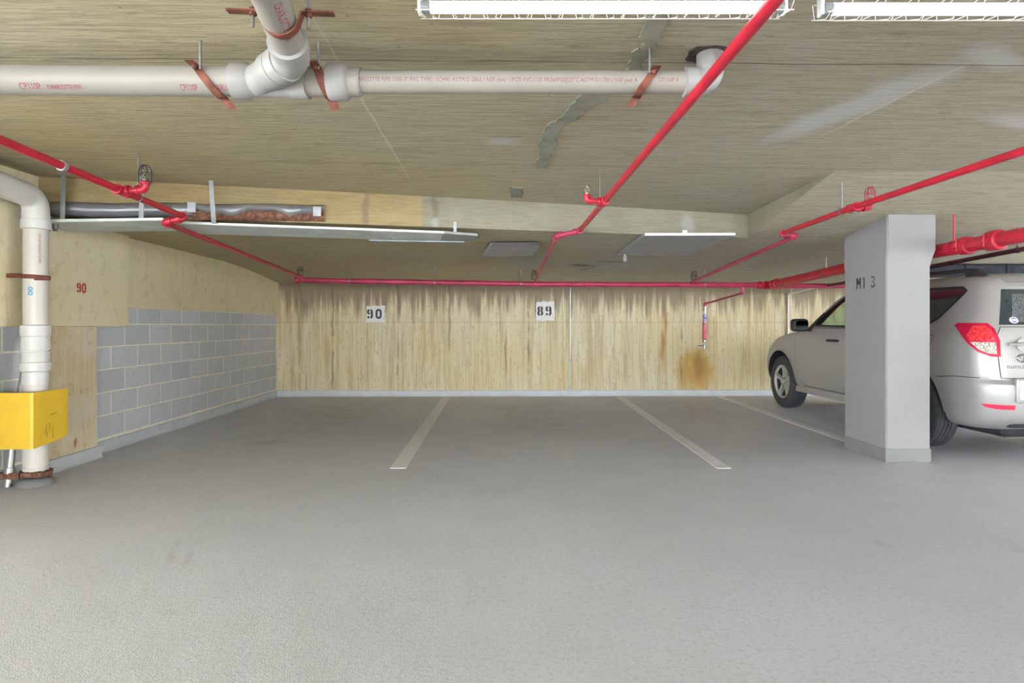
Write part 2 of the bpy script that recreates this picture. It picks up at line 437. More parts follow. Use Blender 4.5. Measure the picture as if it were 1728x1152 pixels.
m_ceil = concrete_ceiling(); m_beam = concrete_beam(); m_wall = concrete_wall(); m_side = concrete_side()
m_pier = concrete_pier(); m_floor = floor_mat(); m_block = block_mat()
m_mortar = plain('cream_mortar', (0.80, 0.77, 0.64), 0.9, var=0.06, scale=20, bump=0.2)
m_base = plain('pale_blue_grey_coating', (0.50, 0.53, 0.56), 0.55, var=0.06, scale=5, dirt=(0.36, 0.36, 0.33), dirt_amt=0.5)
m_line = plain('worn_white_line_paint', (0.84, 0.87, 0.89), 0.6, var=0.05, scale=14, dirt=(0.62, 0.64, 0.65), dirt_amt=0.6)
m_patch = plain('grey_green_repair_mortar', (0.265, 0.27, 0.21), 0.9, var=0.18, scale=9, bump=0.3)
m_column = plain('white_column_paint', (0.265, 0.267, 0.266), 0.5, var=0.03, scale=3, dirt=(0.27, 0.27, 0.265), dirt_amt=0.35, bump=0.15)
m_colbase = plain('grey_column_base_coating', (0.20, 0.204, 0.208), 0.55, var=0.05, scale=8)
m_red = plain('red_pipe_enamel', (0.44, 0.012, 0.032), 0.35, var=0.15, scale=6, dirt=(0.30, 0.02, 0.04), dirt_amt=0.5)
m_redold = plain('dull_crimson_pipe_paint', (0.40, 0.03, 0.08), 0.42, var=0.2, scale=5, dirt=(0.20, 0.02, 0.05), dirt_amt=0.6)
m_maroon = plain('dark_maroon_pipe_paint', (0.10, 0.03, 0.045), 0.5, var=0.2, scale=6)
m_pvc = plain('off_white_pvc', (0.27, 0.25, 0.215), 0.5, var=0.04, scale=4, dirt=(0.23, 0.19, 0.15), dirt_amt=0.45)
m_pvcold = plain('lightened_cream_pvc', (0.60, 0.575, 0.52), 0.38, var=0.05, scale=4, dirt=(0.52, 0.46, 0.38), dirt_amt=0.5)  # pvc copy lightened to offset the weaker light on the standing pipe
m_pvclightf = plain('lightened_white_pvc_fitting', (0.62, 0.615, 0.59), 0.36, var=0.04, scale=5, dirt=(0.52, 0.48, 0.42), dirt_amt=0.4)  # fitting copy, lightened against the same weak light
m_pvcf = plain('white_pvc_fitting', (0.28, 0.272, 0.255), 0.46, var=0.03, scale=5, dirt=(0.235, 0.22, 0.19), dirt_amt=0.35)
m_rusty = plain('rusty_strap_steel', (0.17, 0.055, 0.034), 0.75, 0.2, var=0.35, scale=25, bump=0.2)
m_rust = plain('flaking_rust', (0.17, 0.075, 0.045), 0.9, 0.0, var=0.5, scale=40, bump=0.6, dirt=(0.36, 0.24, 0.16), dirt_amt=0.7)
m_galv = plain('dull_galvanised_steel', (0.33, 0.345, 0.35), 0.48, 0.55, var=0.15, scale=12)
m_rod = plain('grey_threaded_rod', (0.25, 0.25, 0.24), 0.5, 0.7, var=0.2, scale=60, bump=0.3)
m_sheet = plain('grey_sheet_metal', (0.27, 0.275, 0.29), 0.40, 0.45, var=0.12, scale=5, dirt=(0.40, 0.40, 0.40), dirt_amt=0.4)
m_pan = plain('pale_green_grey_pan_metal', (0.62, 0.67, 0.63), 0.5, 0.05, var=0.10, scale=6, dirt=(0.75, 0.76, 0.74), dirt_amt=0.6)
m_panel = plain('dark_grey_drip_panel', (0.33, 0.345, 0.37), 0.5, 0.1, var=0.08, scale=4, dirt=(0.42, 0.42, 0.42), dirt_amt=0.4)
m_lip = plain('white_panel_edge', (0.66, 0.67, 0.67), 0.45, var=0.05, scale=6)
m_yellow = plain('yellow_guard_paint', (0.76, 0.49, 0.03), 0.4, var=0.05, scale=5, dirt=(0.45, 0.27, 0.03), dirt_amt=0.35)
m_redpr = plain('red_print_ink', (0.30, 0.02, 0.06), 0.5, var=0.1, scale=30)
m_greypr = plain('faded_red_print_ink', (0.22, 0.06, 0.08), 0.5, var=0.25, scale=40)
m_redst = plain('red_stencil_paint', (0.40, 0.035, 0.03), 0.7, var=0.25, scale=30)
m_blkst = plain('charcoal_stencil_paint', (0.055, 0.06, 0.065), 0.7, var=0.3, scale=25, dirt=(0.25, 0.26, 0.26), dirt_amt=0.6)
m_plate = plain('chipped_white_sign_paint', (0.70, 0.70, 0.67), 0.6, var=0.05, scale=20, dirt=(0.52, 0.50, 0.45), dirt_amt=0.5)
m_blue = plain('blue_print_ink', (0.10, 0.36, 0.60), 0.5, var=0.1, scale=30)
m_wire = plain('white_coated_wire', (0.82, 0.82, 0.80), 0.4, var=0.04, scale=20)
m_dkwire = plain('dark_wire', (0.06, 0.05, 0.05), 0.5, 0.5, var=0.2, scale=30)
m_brass = plain('weathered_brass', (0.30, 0.27, 0.20), 0.45, 0.7, var=0.2, scale=40)
m_white = plain('white_enamel', (0.80, 0.80, 0.79), 0.35, var=0.02, scale=6)
m_dkpaint = plain('black_duct_paint', (0.028, 0.03, 0.038), 0.85, var=0.3, scale=8, Specular_IOR_Level=0.15)
m_conduit = plain('steel_conduit', (0.40, 0.40, 0.39), 0.35, 0.75, var=0.12, scale=10)
m_hole = plain('broken_concrete_hole', (0.07, 0.055, 0.05), 0.95, var=0.5, scale=30, bump=0.6)
TB = Mat('lit_fluorescent_tube', 0.4); TB.col((0.9, 0.9, 0.9)).set(Emission_Color=(1.0, 0.985, 0.94, 1), Emission_Strength=TUBE_STRENGTH); m_tube = TB.m

# ---------------------------------------------------------------- setting: floor, walls, ceiling
XL, XP, YB = -3.54, -3.43, 9.67           # block wall, pier face, back wall
XR, YN = 12.5, -14.0                      # unseen openings right and behind the camera, placed to let in daylight
XA = -9.0                                 # unseen aisle stretch added on the left, its open end lets in daylight
bm = NB(); box(bm, (XA, YN, -0.12), (XR, YB + 0.2, 0.0))
struct(finish('floor', bm, m_floor, smooth=False), 'light grey coated garage floor')

bm = NB(); box(bm, (XL - 0.2, YB, 0.0), (XR, YB + 0.2, 2.0))
wall_back = struct(finish('wall_back', bm, m_wall, smooth=False), 'streaked ochre concrete back wall')

bm = NB(); box(bm, (XR, YN, 0.0), (XR + 0.2, 1.0, 2.3))
struct(finish('wall_right_blocker', bm, m_side, smooth=False), 'unseen concrete wall at the far right, added to block side daylight')  # unseen wall, added to keep side daylight off the column front
bm = NB(); box(bm, (XR, 8.0, 0.0), (XR + 0.2, YB, 2.1))
struct(finish('wall_corner_blocker', bm, m_side, smooth=False), 'unseen concrete wall at the far right corner, added to block daylight')  # unseen wall, added to darken the back wall behind the car
bm = NB(); box(bm, (XA, 2.9, 0.0), (XL - 0.2, 3.1, 2.3))
struct(finish('wall_aisle', bm, m_side, smooth=False), 'concrete wall along the unseen aisle stretch added beyond the left corner')

# ceiling: upper slab, lower slab, and the diagonal drop between them
def kU(x):
    t = min(max((x + 3.43) / 5.685, 0), 1); return 0.0083 + (-0.0228 - 0.0083) * t
def zU(x, y):
    if y <= 1.5: return 2.25
    if y <= 2.43: return 2.25 - 0.045 * (y - 1.5) / 0.93
    return 2.205 + kU(x) * (y - 2.43)
XC = 2.255
def yB(x): return 4.589 + (x + 3.43) / 5.685 * (5.55 - 4.589)
YC = 4.10
def interp(t, tab):
    for (a, va), (b, vb) in zip(tab, tab[1:]):
        if t <= b: return va + (vb - va) * (t - a) / (b - a)
    return tab[-1][1]
def zR(y): return interp(y, [(YC, zU(XC, YC)), (4.945, 2.022), (5.55, 1.922), (7.8, 1.89), (8.5, 1.86), (YB + .3, 1.735)])
def zS(x, y):
    t = min(max((x + 3.5) / 5.755, 0), 1)
    l = interp(y, [(4.0, 1.955), (5.3, 1.945), (7.8, 1.93), (8.5, 1.895), (YB + .3, 1.76)])
    r = interp(y, [(4.0, 1.93), (5.55, 1.922), (7.8, 1.89), (8.5, 1.86), (YB + .3, 1.735)])
    return l + (r - l) * t
def grid(bm, xs, fy, fz):
    rows = []
    for x in xs:
        rows.append([bm.verts.new((x, y, fz(x, y))) for y in fy(x)])
    for a, b in zip(rows, rows[1:]):
        for i in range(len(a) - 1): bm.faces.new((a[i], b[i], b[i + 1], a[i + 1]))
def lin(a, b, n): return [a + (b - a) * i / n for i in range(n + 1)]
bm = NB()
YW = 2.9                                  # the left wall ends here, leaving an unseen opening added for light
xsL = lin(XL - 0.2, XC, 24)
grid(bm, xsL, lambda x: [YN, 0, 1.5, 2.43] + lin(2.43, yB(x), 8)[1:], zU)
grid(bm, [XA, -6, XL - 0.2], lambda x: [YN, 0, 1.5, 2.43, 3.0], lambda x, y: zU(XL, y))
grid(bm, [XC, 4, 6, 9, 11, XR], lambda x: [YN, 0, 1.5, 2.43, 3.0, 3.5, YC], lambda x, y: zU(XC, y))
bmesh.ops.remove_doubles(bm, verts=bm.verts, dist=0.001)
ceiling = struct(finish('ceiling', bm, m_ceil), 'board-marked ochre concrete ceiling slab')
bm = NB()
grid(bm, xsL, lambda x: lin(yB(x), 7.8, 6) + [8.15, 8.5, 9.1, YB + 0.2], zS)
grid(bm, [XC, 4, 6, 9, 11, XR], lambda x: [YC, 4.5, 4.945, 5.25, 5.55, 6.3, 7.0, 7.8, 8.15, 8.5, 9.1, YB + 0.2], lambda x, y: zR(y))
bmesh.ops.remove_doubles(bm, verts=bm.verts, dist=0.001)
finish('lower_slab', bm, m_ceil, ceiling)
bm = NB()
for a, b in zip(xsL, xsL[1:]):
    poly(bm, [(a, yB(a), zS(a, yB(a))), (b, yB(b), zS(b, yB(b))), (b, yB(b), zU(b, yB(b))), (a, yB(a), zU(a, yB(a)))])
ys = [YC, 4.5, 4.945, 5.25, 5.55]
for a, b in zip(ys, ys[1:]):
    poly(bm, [(XC, a, zR(a)), (XC, b, zR(b)), (XC, b, zU(XC, b)), (XC, a, zU(XC, a))])
finish('drop_beam_face', bm, m_beam, ceiling, smooth=False)
# trowelled repair patches, a few millimetres proud of the slab
def patch(pts, t=0.006):
    bm = NB(); rag = []
    for (a, b) in zip(pts, pts[1:] + pts[:1]):
        for k in range(6):
            f = k / 6; rag.append((a[0] + (b[0] - a[0]) * f + random.uniform(-.012, .012), a[1] + (b[1] - a[1]) * f + random.uniform(-.012, .012)))
    prism(bm, [(x, y, zU(x, y) - t) for x, y in rag], (0, 0, t + 0.02))
    finish('repair_patch', bm, m_patch, ceiling, smooth=False)
patch([(0.237, 4.136), (0.224, 3.6), (0.231, 3.301), (0.302, 3.141), (0.363, 2.894), (0.40, 2.72), (0.52, 2.72), (0.489, 2.892), (0.427, 3.052), (0.32, 3.329), (0.316, 3.658), (0.311, 4.059)])
patch([(0.535, 2.60), (0.515, 2.417), (0.551, 2.34), (0.511, 2.292), (0.518, 2.12), (0.592, 2.12), (0.601, 2.339), (0.581, 2.498), (0.60, 2.60)])
patch([(0.068, 4.658), (0.169, 4.696), (0.168, 5.02), (0.071, 5.03)])

# left wall: mortar core with single blocks, concrete above, pier
bm = NB(); box(bm, (XL - 0.2, YW, 0.0), (XL - 0.0025, YB, 2.3))
wall_left = struct(finish('wall_left', bm, m_mortar, smooth=False), 'grey concrete block wall with pale mortar joints')
block_mesh = {}
def blocks(y0, y1, z0, z1, phase):
    zc = z0; row = 0
    while zc < z1 - 0.03:
        zt = min(zc + 0.2032, z1)
        y = y1 - (0.4064 if (row + phase) % 2 else 0.2032)
        yb = y1
        while yb > y0 + 0.02:
            ya = max(y, y0)
            if yb - ya > 0.03:
                L, Hh = round(yb - ya - 0.012, 3), round(zt - zc - 0.012, 3)
                if (L, Hh) not in block_mesh:
                    b = NB(); box(b, (-0.1, -L / 2, -Hh / 2), (0, L / 2, Hh / 2), 0.003, 1)
                    me = bpy.data.meshes.new('concrete_block'); b.to_mesh(me); b.free(); me.materials.append(m_block); block_mesh[(L, Hh)] = me
                o = bpy.data.objects.new('concrete_block', block_mesh[(L, Hh)]); C.objects.link(o)
                o.location = (XL + random.uniform(-.001, .0015), (ya + yb) / 2, (zc + zt) / 2); o.parent = wall_left
            yb = ya; y = ya - 0.4064
        zc = zt; row += 1
blocks(5.10, YB - 0.002, 0.115, 1.292, 0)
blocks(3.2, 4.80, 0.115, 1.13, 1)
# concrete lintel above the blocks
bm = NB(); box(bm, (XL - 0.15, 5.6, 1.292), (-3.50, YB, 2.1))
finish('concrete_lintel', bm, m_side, wall_left, smooth=False)
# thick concrete block end and the pier that carries it
bm = NB(); box(bm, (XL - 0.15, YW, 1.11), (XP, 5.693, 2.3), 0.008, 1)
finish('concrete_bracket', bm, m_side, wall_left, smooth=False)
bm = NB(); box(bm, (XL - 0.15, 4.62, 0.0), (XP, 5.254, 1.115), 0.006, 1)
finish('concrete_pier', bm, m_pier, wall_left, smooth=False)
bm = NB(); stencil(bm, '90', (XP + 0.0005, 4.995, 1.385), (0, 1, 0), (0, 0, 1), 0.083, 0.2, 0.72)
finish('stencilled_number', bm, m_redst, wall_left, smooth=False)['label'] = 'red stencilled 90'

# coved base strips
def base_strip(name, a, b, n, h=0.098, t=0.02):
    """a, b: floor points of the wall line, n: outward normal"""
    bm = NB(); a = Vector((*a, 0)); b = Vector((*b, 0)); n = Vector((*n, 0))
    prof = [(0, 0), (t + 0.022, 0), (t + 0.008, 0.012), (t, 0.035), (t, h - 0.006), (t - 0.006, h), (0, h)]
    prism(bm, [a + n * q[0] + Vector((0, 0, q[1])) for q in prof], b - a)
    return struct(finish(name, bm, m_base, smooth=False))
base_strip('baseboard_back', (XL, YB), (XR, YB), (0, -1))
base_strip('baseboard_left', (XL, 5.254), (XL, YB), (1, 0))
base_strip('baseboard_pier', (XP, 4.62), (XP, 5.27), (1, 0))
base_strip('baseboard_near', (XL, YW), (XL, 4.62), (1, 0))

# parking lines: paint films on the floor
def pline(label, q):
    bm = NB(); prism(bm, [(x, y, 0.0) for x, y in q], (0, 0, 0.003))
    o = finish('parking_line', bm, m_line, smooth=False); tag(o, label, 'floor marking', 'white parking bay lines')
pline('white painted bay line on the floor below the wall between signs 90 and 89', [(-0.874, 4.807), (-0.748, 4.805), (-0.800, 9.62), (-0.925, 9.62)])
pline('white painted bay line on the floor right of sign 89', [(1.691, 4.763), (1.803, 4.761), (1.915, 9.62), (1.800, 9.62)])
pline('white painted bay line on the floor between the column and the car', [(3.30, 5.60), (3.40, 5.60), (3.495, 9.62), (3.395, 9.62)])
pline('white painted bay line on the floor beyond the far side of the car', [(5.98, 4.76), (6.09, 4.76), (6.10, 9.62), (5.99, 9.62)])

# vertical column
bm = NB()
def ringbox(x0, x1, y0, y1, z): return [bm.verts.new(p) for p in ((x0, y0, z), (x1, y0, z), (x1, y1, z), (x0, y1, z))]
lv = [ringbox(3.148, 3.517, 4.948, 5.55, 0.0), ringbox(3.148, 3.517, 4.948, 5.55, 1.60), ringbox(3.148, 3.530, 4.943, 5.555, 1.66), ringbox(3.148, 3.552, 4.93, 5.56, 1.74), ringbox(3.148, 3.552, 4.93, 5.56, 2.15)]
for a, b in zip(lv, lv[1:]):
    for i in range(4): bm.faces.new((a[i], a[(i + 1) % 4], b[(i + 1) % 4], b[i]))
bm.faces.new(lv[0][::-1]); bm.faces.new(lv[-1])
bmesh.ops.bevel(bm, geom=[e for e in bm.edges if abs(e.verts[0].co.z - e.verts[1].co.z) > 0.05], offset=0.008, segments=2, affect='EDGES')
column = thing('concrete_column', 'white painted concrete column stencilled M13 beside the silver car', 'column', (3.33, 5.25, 0))
finish('shaft', bm, m_column, column, angle=0.5)
bm = NB(); box(bm, (3.143, 4.943, 0.0), (3.523, 5.556, 0.112), 0.008, 2)
finish('base_coating', bm, m_colbase, column, smooth=False)
bm = NB(); stencil(bm, 'M1 3', (3.1475, 5.36, 1.44), (0, -1, 0), (0, 0, 1), 0.098, 0.15, 0.84)
finish('stencilled_lettering', bm, m_blkst, column, smooth=False)['label'] = 'black stencilled M1 3'

# painted number plates on the back wall
def number_sign(txt, x0, x1, z0, z1, dx, h, label):
    t = thing('bay_number_sign', label, 'sign', ((x0 + x1) / 2, YB, z0), 'bay number signs on the back wall')
    bm = NB(); pts = []
    cs = [(x0, z0), (x1, z0), (x1, z1), (x0, z1)]
    for (a, b) in zip(cs, cs[1:] + cs[:1]):
        for k in range(8):
            f = k / 8; pts.append((a[0] + (b[0] - a[0]) * f + random.uniform(-.008, .008), YB, a[1] + (b[1] - a[1]) * f + random.uniform(-.008, .008)))
    prism(bm, pts, (0, -0.004, 0)); finish('painted_panel', bm, m_plate, t, smooth=False)
    bm = NB(); stencil(bm, txt, (x0 + dx, YB - 0.0045, z0 + (z1 - z0) * 0.52 - h / 2), (1, 0, 0), (0, 0, 1), h, 0.21, 0.86)
    finish('stencilled_number', bm, m_blkst, t, smooth=False)
number_sign('90', -2.127, -1.839, 1.167, 1.428, 0.012, 0.155, 'white painted wall sign reading 90, nearer the block wall')
number_sign('89', 0.553, 0.844, 1.195, 1.495, 0.015, 0.155, 'white painted wall sign reading 89, beside the thin grey conduit')

# ---------------------------------------------------------------- fire sprinkler pipes
def elbow(parent, p, a, b, r, mat):
    """thick fitting at p joining directions a and b"""
    p = Vector(p); a = Vector(a).normalized(); b = Vector(b).normalized()
    L = r * 2.3
    bm = NB(); tube(bm, fillet([p + a * L, p, p + b * L], r * 1.5, 5), r * 1.28, 14)
    for d in (a, b): lathe(bm, [(r * 1.5, 0), (r * 1.5, r * 0.7)], p + d * (L - r * 0.5), d, 14)
    return finish('elbow_fitting', bm, mat, parent)
def tee(parent, p, run, br, r, mat):
    p = Vector(p); a = Vector(run).normalized(); b = Vector(br).normalized(); L = r * 2.2
    bm = NB(); tube(bm, [p - a * L, p + a * L], r * 1.28, 14); tube(bm, [p, p + b * L], r * 1.28, 14)
    for d in (a, -a, b): lathe(bm, [(r * 1.5, 0), (r * 1.5, r * 0.7)], p + d * (L - r * 0.5), d, 14)
    return finish('tee_fitting', bm, mat, parent)
def pipe(parent, pts, r, mat, name='pipe', seg=16):
    bm = NB(); tube(bm, pts, r, seg); return finish(name, bm, mat, parent)
def sprinkler(parent, p, mat, cage=True, s=1.0, cagemat=None):
    """upright head standing on p"""
    p = Vector(p); bm = NB()
    lathe(bm, [(0.012 * s, 0), (0.014 * s, 0.006 * s), (0.014 * s, 0.016 * s), (0.008 * s, 0.02 * s), (0.007 * s, 0.03 * s)], p, (0, 0, 1), 10)
    for q in (-1, 1):
        tube(bm, [p + Vector((q * 0.009 * s, 0, 0.018 * s)), p + Vector((q * 0.014 * s, 0, 0.033 * s)), p + Vector((q * 0.003 * s, 0, 0.052 * s))], 0.0025 * s, 6)
    lathe(bm, [(0.004 * s, 0.048 * s), (0.005 * s, 0.054 * s), (0.019 * s, 0.056 * s), (0.019 * s, 0.058 * s), (0.0, 0.059 * s)], p, (0, 0, 1), 12)
    h = finish('sprinkler_head', bm, mat, parent)
    if cage:
        bm = NB(); R = 0.033 * s; H = 0.095 * s
        for k in range(4):
            a = math.pi * k / 4; d = Vector((math.cos(a), math.sin(a), 0))
            tube(bm, [p + d * R] + [p + d * R * math.cos(t) + Vector((0, 0, H * 0.55 + H * 0.45 * math.sin(t))) for t in lin(0, math.pi, 8)] + [p - d * R], 0.0022 * s, 5)
        for z in (0.004, 0.05 * s): tube(bm, [p + Vector((R * math.cos(t), R * math.sin(t), z)) for t in lin(0, 2 * math.pi, 16)], 0.0022 * s, 5)
        finish('wire_guard', bm, cagemat or m_dkwire, h)
def rod(parent, p, ztop, r=0.005, ringr=0.03, mat=None, axis=(0, 1, 0)):
    """hanger: clevis ring round the pipe and a rod up to the slab"""
    p = Vector(p); bm = NB()
    tube(bm, [p + Vector((0, 0, ringr)), (p.x, p.y, ztop)], r, 8)
    ring(bm, p, axis, ringr + 0.003, ringr, 0.008)
    lathe(bm, [(0.011, 0), (0.011, 0.012)], p + Vector((0, 0, ringr)), (0, 0, 1), 6)
    return finish('pipe_hanger', bm, mat or m_rod, parent)

# cross main in front of the back wall
main = thing('sprinkler_main_pipe', 'dull crimson sprinkler main running along the back wall under the ceiling', 'pipe', (0.5, 8.3, 1.69))
MP = [(-2.76, 8.3, 1.735), (-2.2, 8.3, 1.722), (0.435, 8.3, 1.682), (3.56, 8.3, 1.672)]
pipe(main, MP, 0.036, m_redold)
bm = NB(); lathe(bm, [(0.042, 0), (0.045, 0.008), (0.045, 0.05), (0.03, 0.058)], (-2.73, 8.3, 1.7345), (-1, 0, 0), 16); finish('end_cap', bm, m_redold, main)
for x, z in ((-2.05, 1.719), (0.27, 1.684), (2.78, 1.674), (-0.9, 1.70)):
    rod(main, (x, 8.3, z), zS(x, 8.3) + 0.01, 0.005, 0.037, m_rod, (1, 0, 0))
def coupling(parent, p, ax, r, w=0.055):
    bm = NB(); lathe(bm, [(r, -w), (r * 1.22, -w * 0.9), (r * 1.3, -w * 0.4), (r * 1.3, w * 0.4), (r * 1.22, w * 0.9), (r, w)], p, ax, 20)
    ax = Vector(ax).normalized(); side = ax.cross(Vector((0, 0, 1))).normalized()
    for s in (-1, 1):
        c = Vector(p) + side * s * r * 1.45
        box(bm, c - Vector((0.018, 0.018, 0.02)), c + Vector((0.018, 0.018, 0.02)), 0.004, 1)
        tube(bm, [c - Vector((0, 0, 0.045)), c + Vector((0, 0, 0.045))], 0.007, 8)
    return finish('grooved_coupling', bm, m_red, parent)
coupling(main, (3.55, 8.3, 1.672), (1, 0, 0), 0.038)
# big feed that runs forward over the car
feed = thing('sprinkler_feed_pipe', 'thick red feed pipe running past the column above the silver car', 'pipe', (3.7, 6, 1.7))
FP = [(3.61, 8.3, 1.672), (3.70, 8.3, 1.672), (3.70, 6.49, 1.735), (3.70, 4.70, 1.756), (3.74, 2.0, 1.79)]
pipe(feed, fillet(FP[:3], 0.08, 6) + FP[3:], 0.055, m_red, seg=22)
coupling(feed, (3.70, 8.16, 1.677), (0, 1, -0.035), 0.056)
coupling(feed, (3.70, 4.80, 1.755), (0, 1, 0), 0.056, 0.05)
coupling(feed, (3.703, 4.52, 1.758), (0, 1, 0), 0.060, 0.06)
rod(feed, (3.70, 4.93, 1.754), 2.03, 0.007, 0.057, m_red)
rod(feed, (3.70, 6.9, 1.721), 1.91, 0.007, 0.057, m_rod)
# continuation of the main behind the car
mainr = thing('sprinkler_main_pipe', 'crimson main pipe along the back wall behind the silver car', 'pipe', (6, 8.32, 1.67))
pipe(mainr, [(3.74, 8.36, 1.668), (12.4, 8.36, 1.66)], 0.034, m_redold)
for x in (4.9, 6.9): rod(mainr, (x, 8.36, 1.666), zR(8.36) + 0.01, 0.005, 0.036, m_rod, (1, 0, 0))
# thin dark line above the car roof
dk = thing('sprinkler_branch_pipe', 'thin dark maroon pipe over the silver car roof', 'pipe', (4.5, 5.5, 1.75), 'sprinkler branch pipes')
pipe(dk, [(4.5, 8.33, 1.67), (4.5, 6.27, 1.738), (4.5, 5.18, 1.780), (4.5, 2.0, 1.89)], 0.022, m_maroon)
rod(dk, (4.5, 5.25, 1.777), zR(5.25) + 0.01, 0.004, 0.024, m_maroon)

# dark ventilation duct and conduits behind the car
vd = thing('ventilation_duct', 'black painted duct under the slab behind the silver car', 'duct', (7.3, 7.6, 1.8))
bm = NB(); box(bm, (5.25, 7.5, 1.735), (12.3, 7.8, 1.875), 0.01, 1); finish('duct_body', bm, m_dkpaint, vd, smooth=False)
for k in range(13):
    bm = NB(); box(bm, (5.25 + k * 0.52, 7.49, 1.725), (5.28 + k * 0.52, 7.81, 1.88), 0.004, 1); finish('flange', bm, m_dkpaint, vd, smooth=False)
for k, (z0, z1) in enumerate(((1.715, 1.72), (1.70, 1.712), (1.69, 1.69))):
    t = thing('ceiling_conduit', ('highest', 'middle', 'lowest')[k] + ' of three pale conduits running along the wall behind the car roof', 'conduit', (6.5, 8.9, z0), 'conduits behind the car roof')
    pipe(t, [(4.6, 8.8 + 0.05 * k, z0), (12.4, 8.8 + 0.05 * k, z1)], 0.011, m_conduit, seg=10)

# left branch
lb = thing('sprinkler_branch_pipe', 'bright red sprinkler branch pipe on the left crossing the metal drip pan', 'pipe', (-2.5, 5, 1.9), 'sprinkler branch pipes')
r = 0.021
E1 = (-2.27, 4.43, 1.896); E2 = (-2.42, 4.43, 1.858)
pipe(lb, [(-2.27, 0.5, 2.05), (-2.27, 2.81, 1.960), E1], r, m_red)
pipe(lb, [E1, E2], r, m_red)
pipe(lb, [E2, (-2.50, 5.6, 1.832), (-2.68, 8.3, 1.765)], r * 0.92, m_red)
elbow(lb, E1, (0, -1, 0.04), (-1, 0, -0.25), r, m_red)
elbow(lb, E2, (1, 0, 0.25), (-0.07, 1, -0.03), r, m_red)
T1 = Vector((-2.27, 3.69, 1.924))
tee(lb, T1, (0, 1, -0.04), (1, 0, 0.05), r, m_red)
S1 = T1 + Vector((0.14, 0, 0.006)); pipe(lb, [T1, S1], r * 0.85, m_red, 'arm_over')
elbow(lb, S1, (-1, 0, 0), (0, 0, 1), r * 0.9, m_red)
sprinkler(lb, S1 + Vector((0, 0, 0.045)), m_brass, True, 1.1)
bm = NB(); ring(bm, (-2.27, 3.20, 1.944), (0, 1, -0.04), 0.027, 0.021, 0.012); finish('pipe_ring', bm, m_galv, lb)
rod(lb, (-2.27, 3.86, 1.917), 2.215, 0.004, 0.023)
S0 = Vector((-2.68, 8.22, 1.77)); elbow(lb, S0 + Vector((0, 0.08, -0.005)), (0, -1, 0), (0, 0, -1), r, m_redold)
sprinkler(lb, S0 + Vector((-0.01, 0, 0.03)), m_brass, True, 1.2)

# middle branch
mb = thing('sprinkler_branch_pipe', 'red sprinkler branch pipe crossing under the strip light towards sign 89', 'pipe', (0.6, 4, 1.9), 'sprinkler branch pipes')
A0 = Vector((0.80, -1.1, 2.10)); A1 = Vector((0.77, 1.717, 2.034)); A2 = Vector((0.70, 4.137, 1.961)); E1 = Vector((0.665, 5.20, 1.924)); E2 = Vector((0.475, 5.24, 1.888)); A5 = Vector((0.459, 8.3, 1.71))
pipe(mb, [A0, A1, A2, E1], 0.0205, m_red); pipe(mb, [E1, E2], 0.0205, m_redold); pipe(mb, [E2, A5], 0.019, m_redold)
elbow(mb, E1, A2 - E1, E2 - E1, 0.0205, m_redold); elbow(mb, E2, E1 - E2, A5 - E2, 0.0205, m_redold)
tee(mb, A2, A1 - A2, (-1, 0, 0), 0.0205, m_red)
S = A2 + Vector((-0.118, 0, 0.005)); pipe(mb, [A2, S], 0.015, m_red, 'arm_over')
elbow(mb, S, (1, 0, 0), (0, 0, 1), 0.017, m_red); sprinkler(mb, S + Vector((0, 0, 0.04)), m_brass, False, 1.1)
rod(mb, A2 + Vector((-0.015, 0.09, -0.004)), zU(0.7, 4.2) - 0.002, 0.0035, 0.022)
rod(mb, (0.785, 0.4, 2.066), 2.25, 0.004, 0.022)
sprinkler(mb, (0.44, 8.2, 1.745), m_brass, True, 1.2)

# right branch
rb = thing('sprinkler_branch_pipe', 'red sprinkler branch pipe on the right above the white column', 'pipe', (2.5, 5, 1.9), 'sprinkler branch pipes')
A0 = Vector((2.42, 0.2, 1.925)); A1 = Vector((2.42, 4.159, 1.931)); E1 = Vector((2.42, 5.31, 1.928)); E2 = Vector((2.555, 5.30, 1.905)); A5 = Vector((2.581, 8.3, 1.70))
E1 = Vector((2.42, 5.25, 1.912)); E2 = Vector((2.55, 5.24, 1.896))
pipe(rb, [A0, A1, E1], 0.0205, m_red); pipe(rb, [E1, E2], 0.0205, m_redold); pipe(rb, [E2, A5], 0.019, m_redold)
elbow(rb, E1, A1 - E1, E2 - E1, 0.0205, m_redold); elbow(rb, E2, E1 - E2, A5 - E2, 0.0205, m_redold)
tee(rb, A1, (0, 1, 0), (1, 0, 0), 0.0205, m_red)
S = A1 + Vector((0.115, 0, 0)); pipe(rb, [A1, S], 0.016, m_red, 'arm_over')
elbow(rb, S, (-1, 0, 0), (0, 0, 1), 0.018, m_red); sprinkler(rb, S + Vector((0, 0, 0.045)), m_brass, True, 1.0, m_redold)
rod(rb, A1 + Vector((0, 0.14, 0)), zR(4.3) + 0.005, 0.006, 0.022)
sprinkler(rb, (2.60, 8.2, 1.735), m_brass, True, 1.25)
rod(rb, (2.42, 2.2, 1.928), 2.205, 0.004, 0.022)

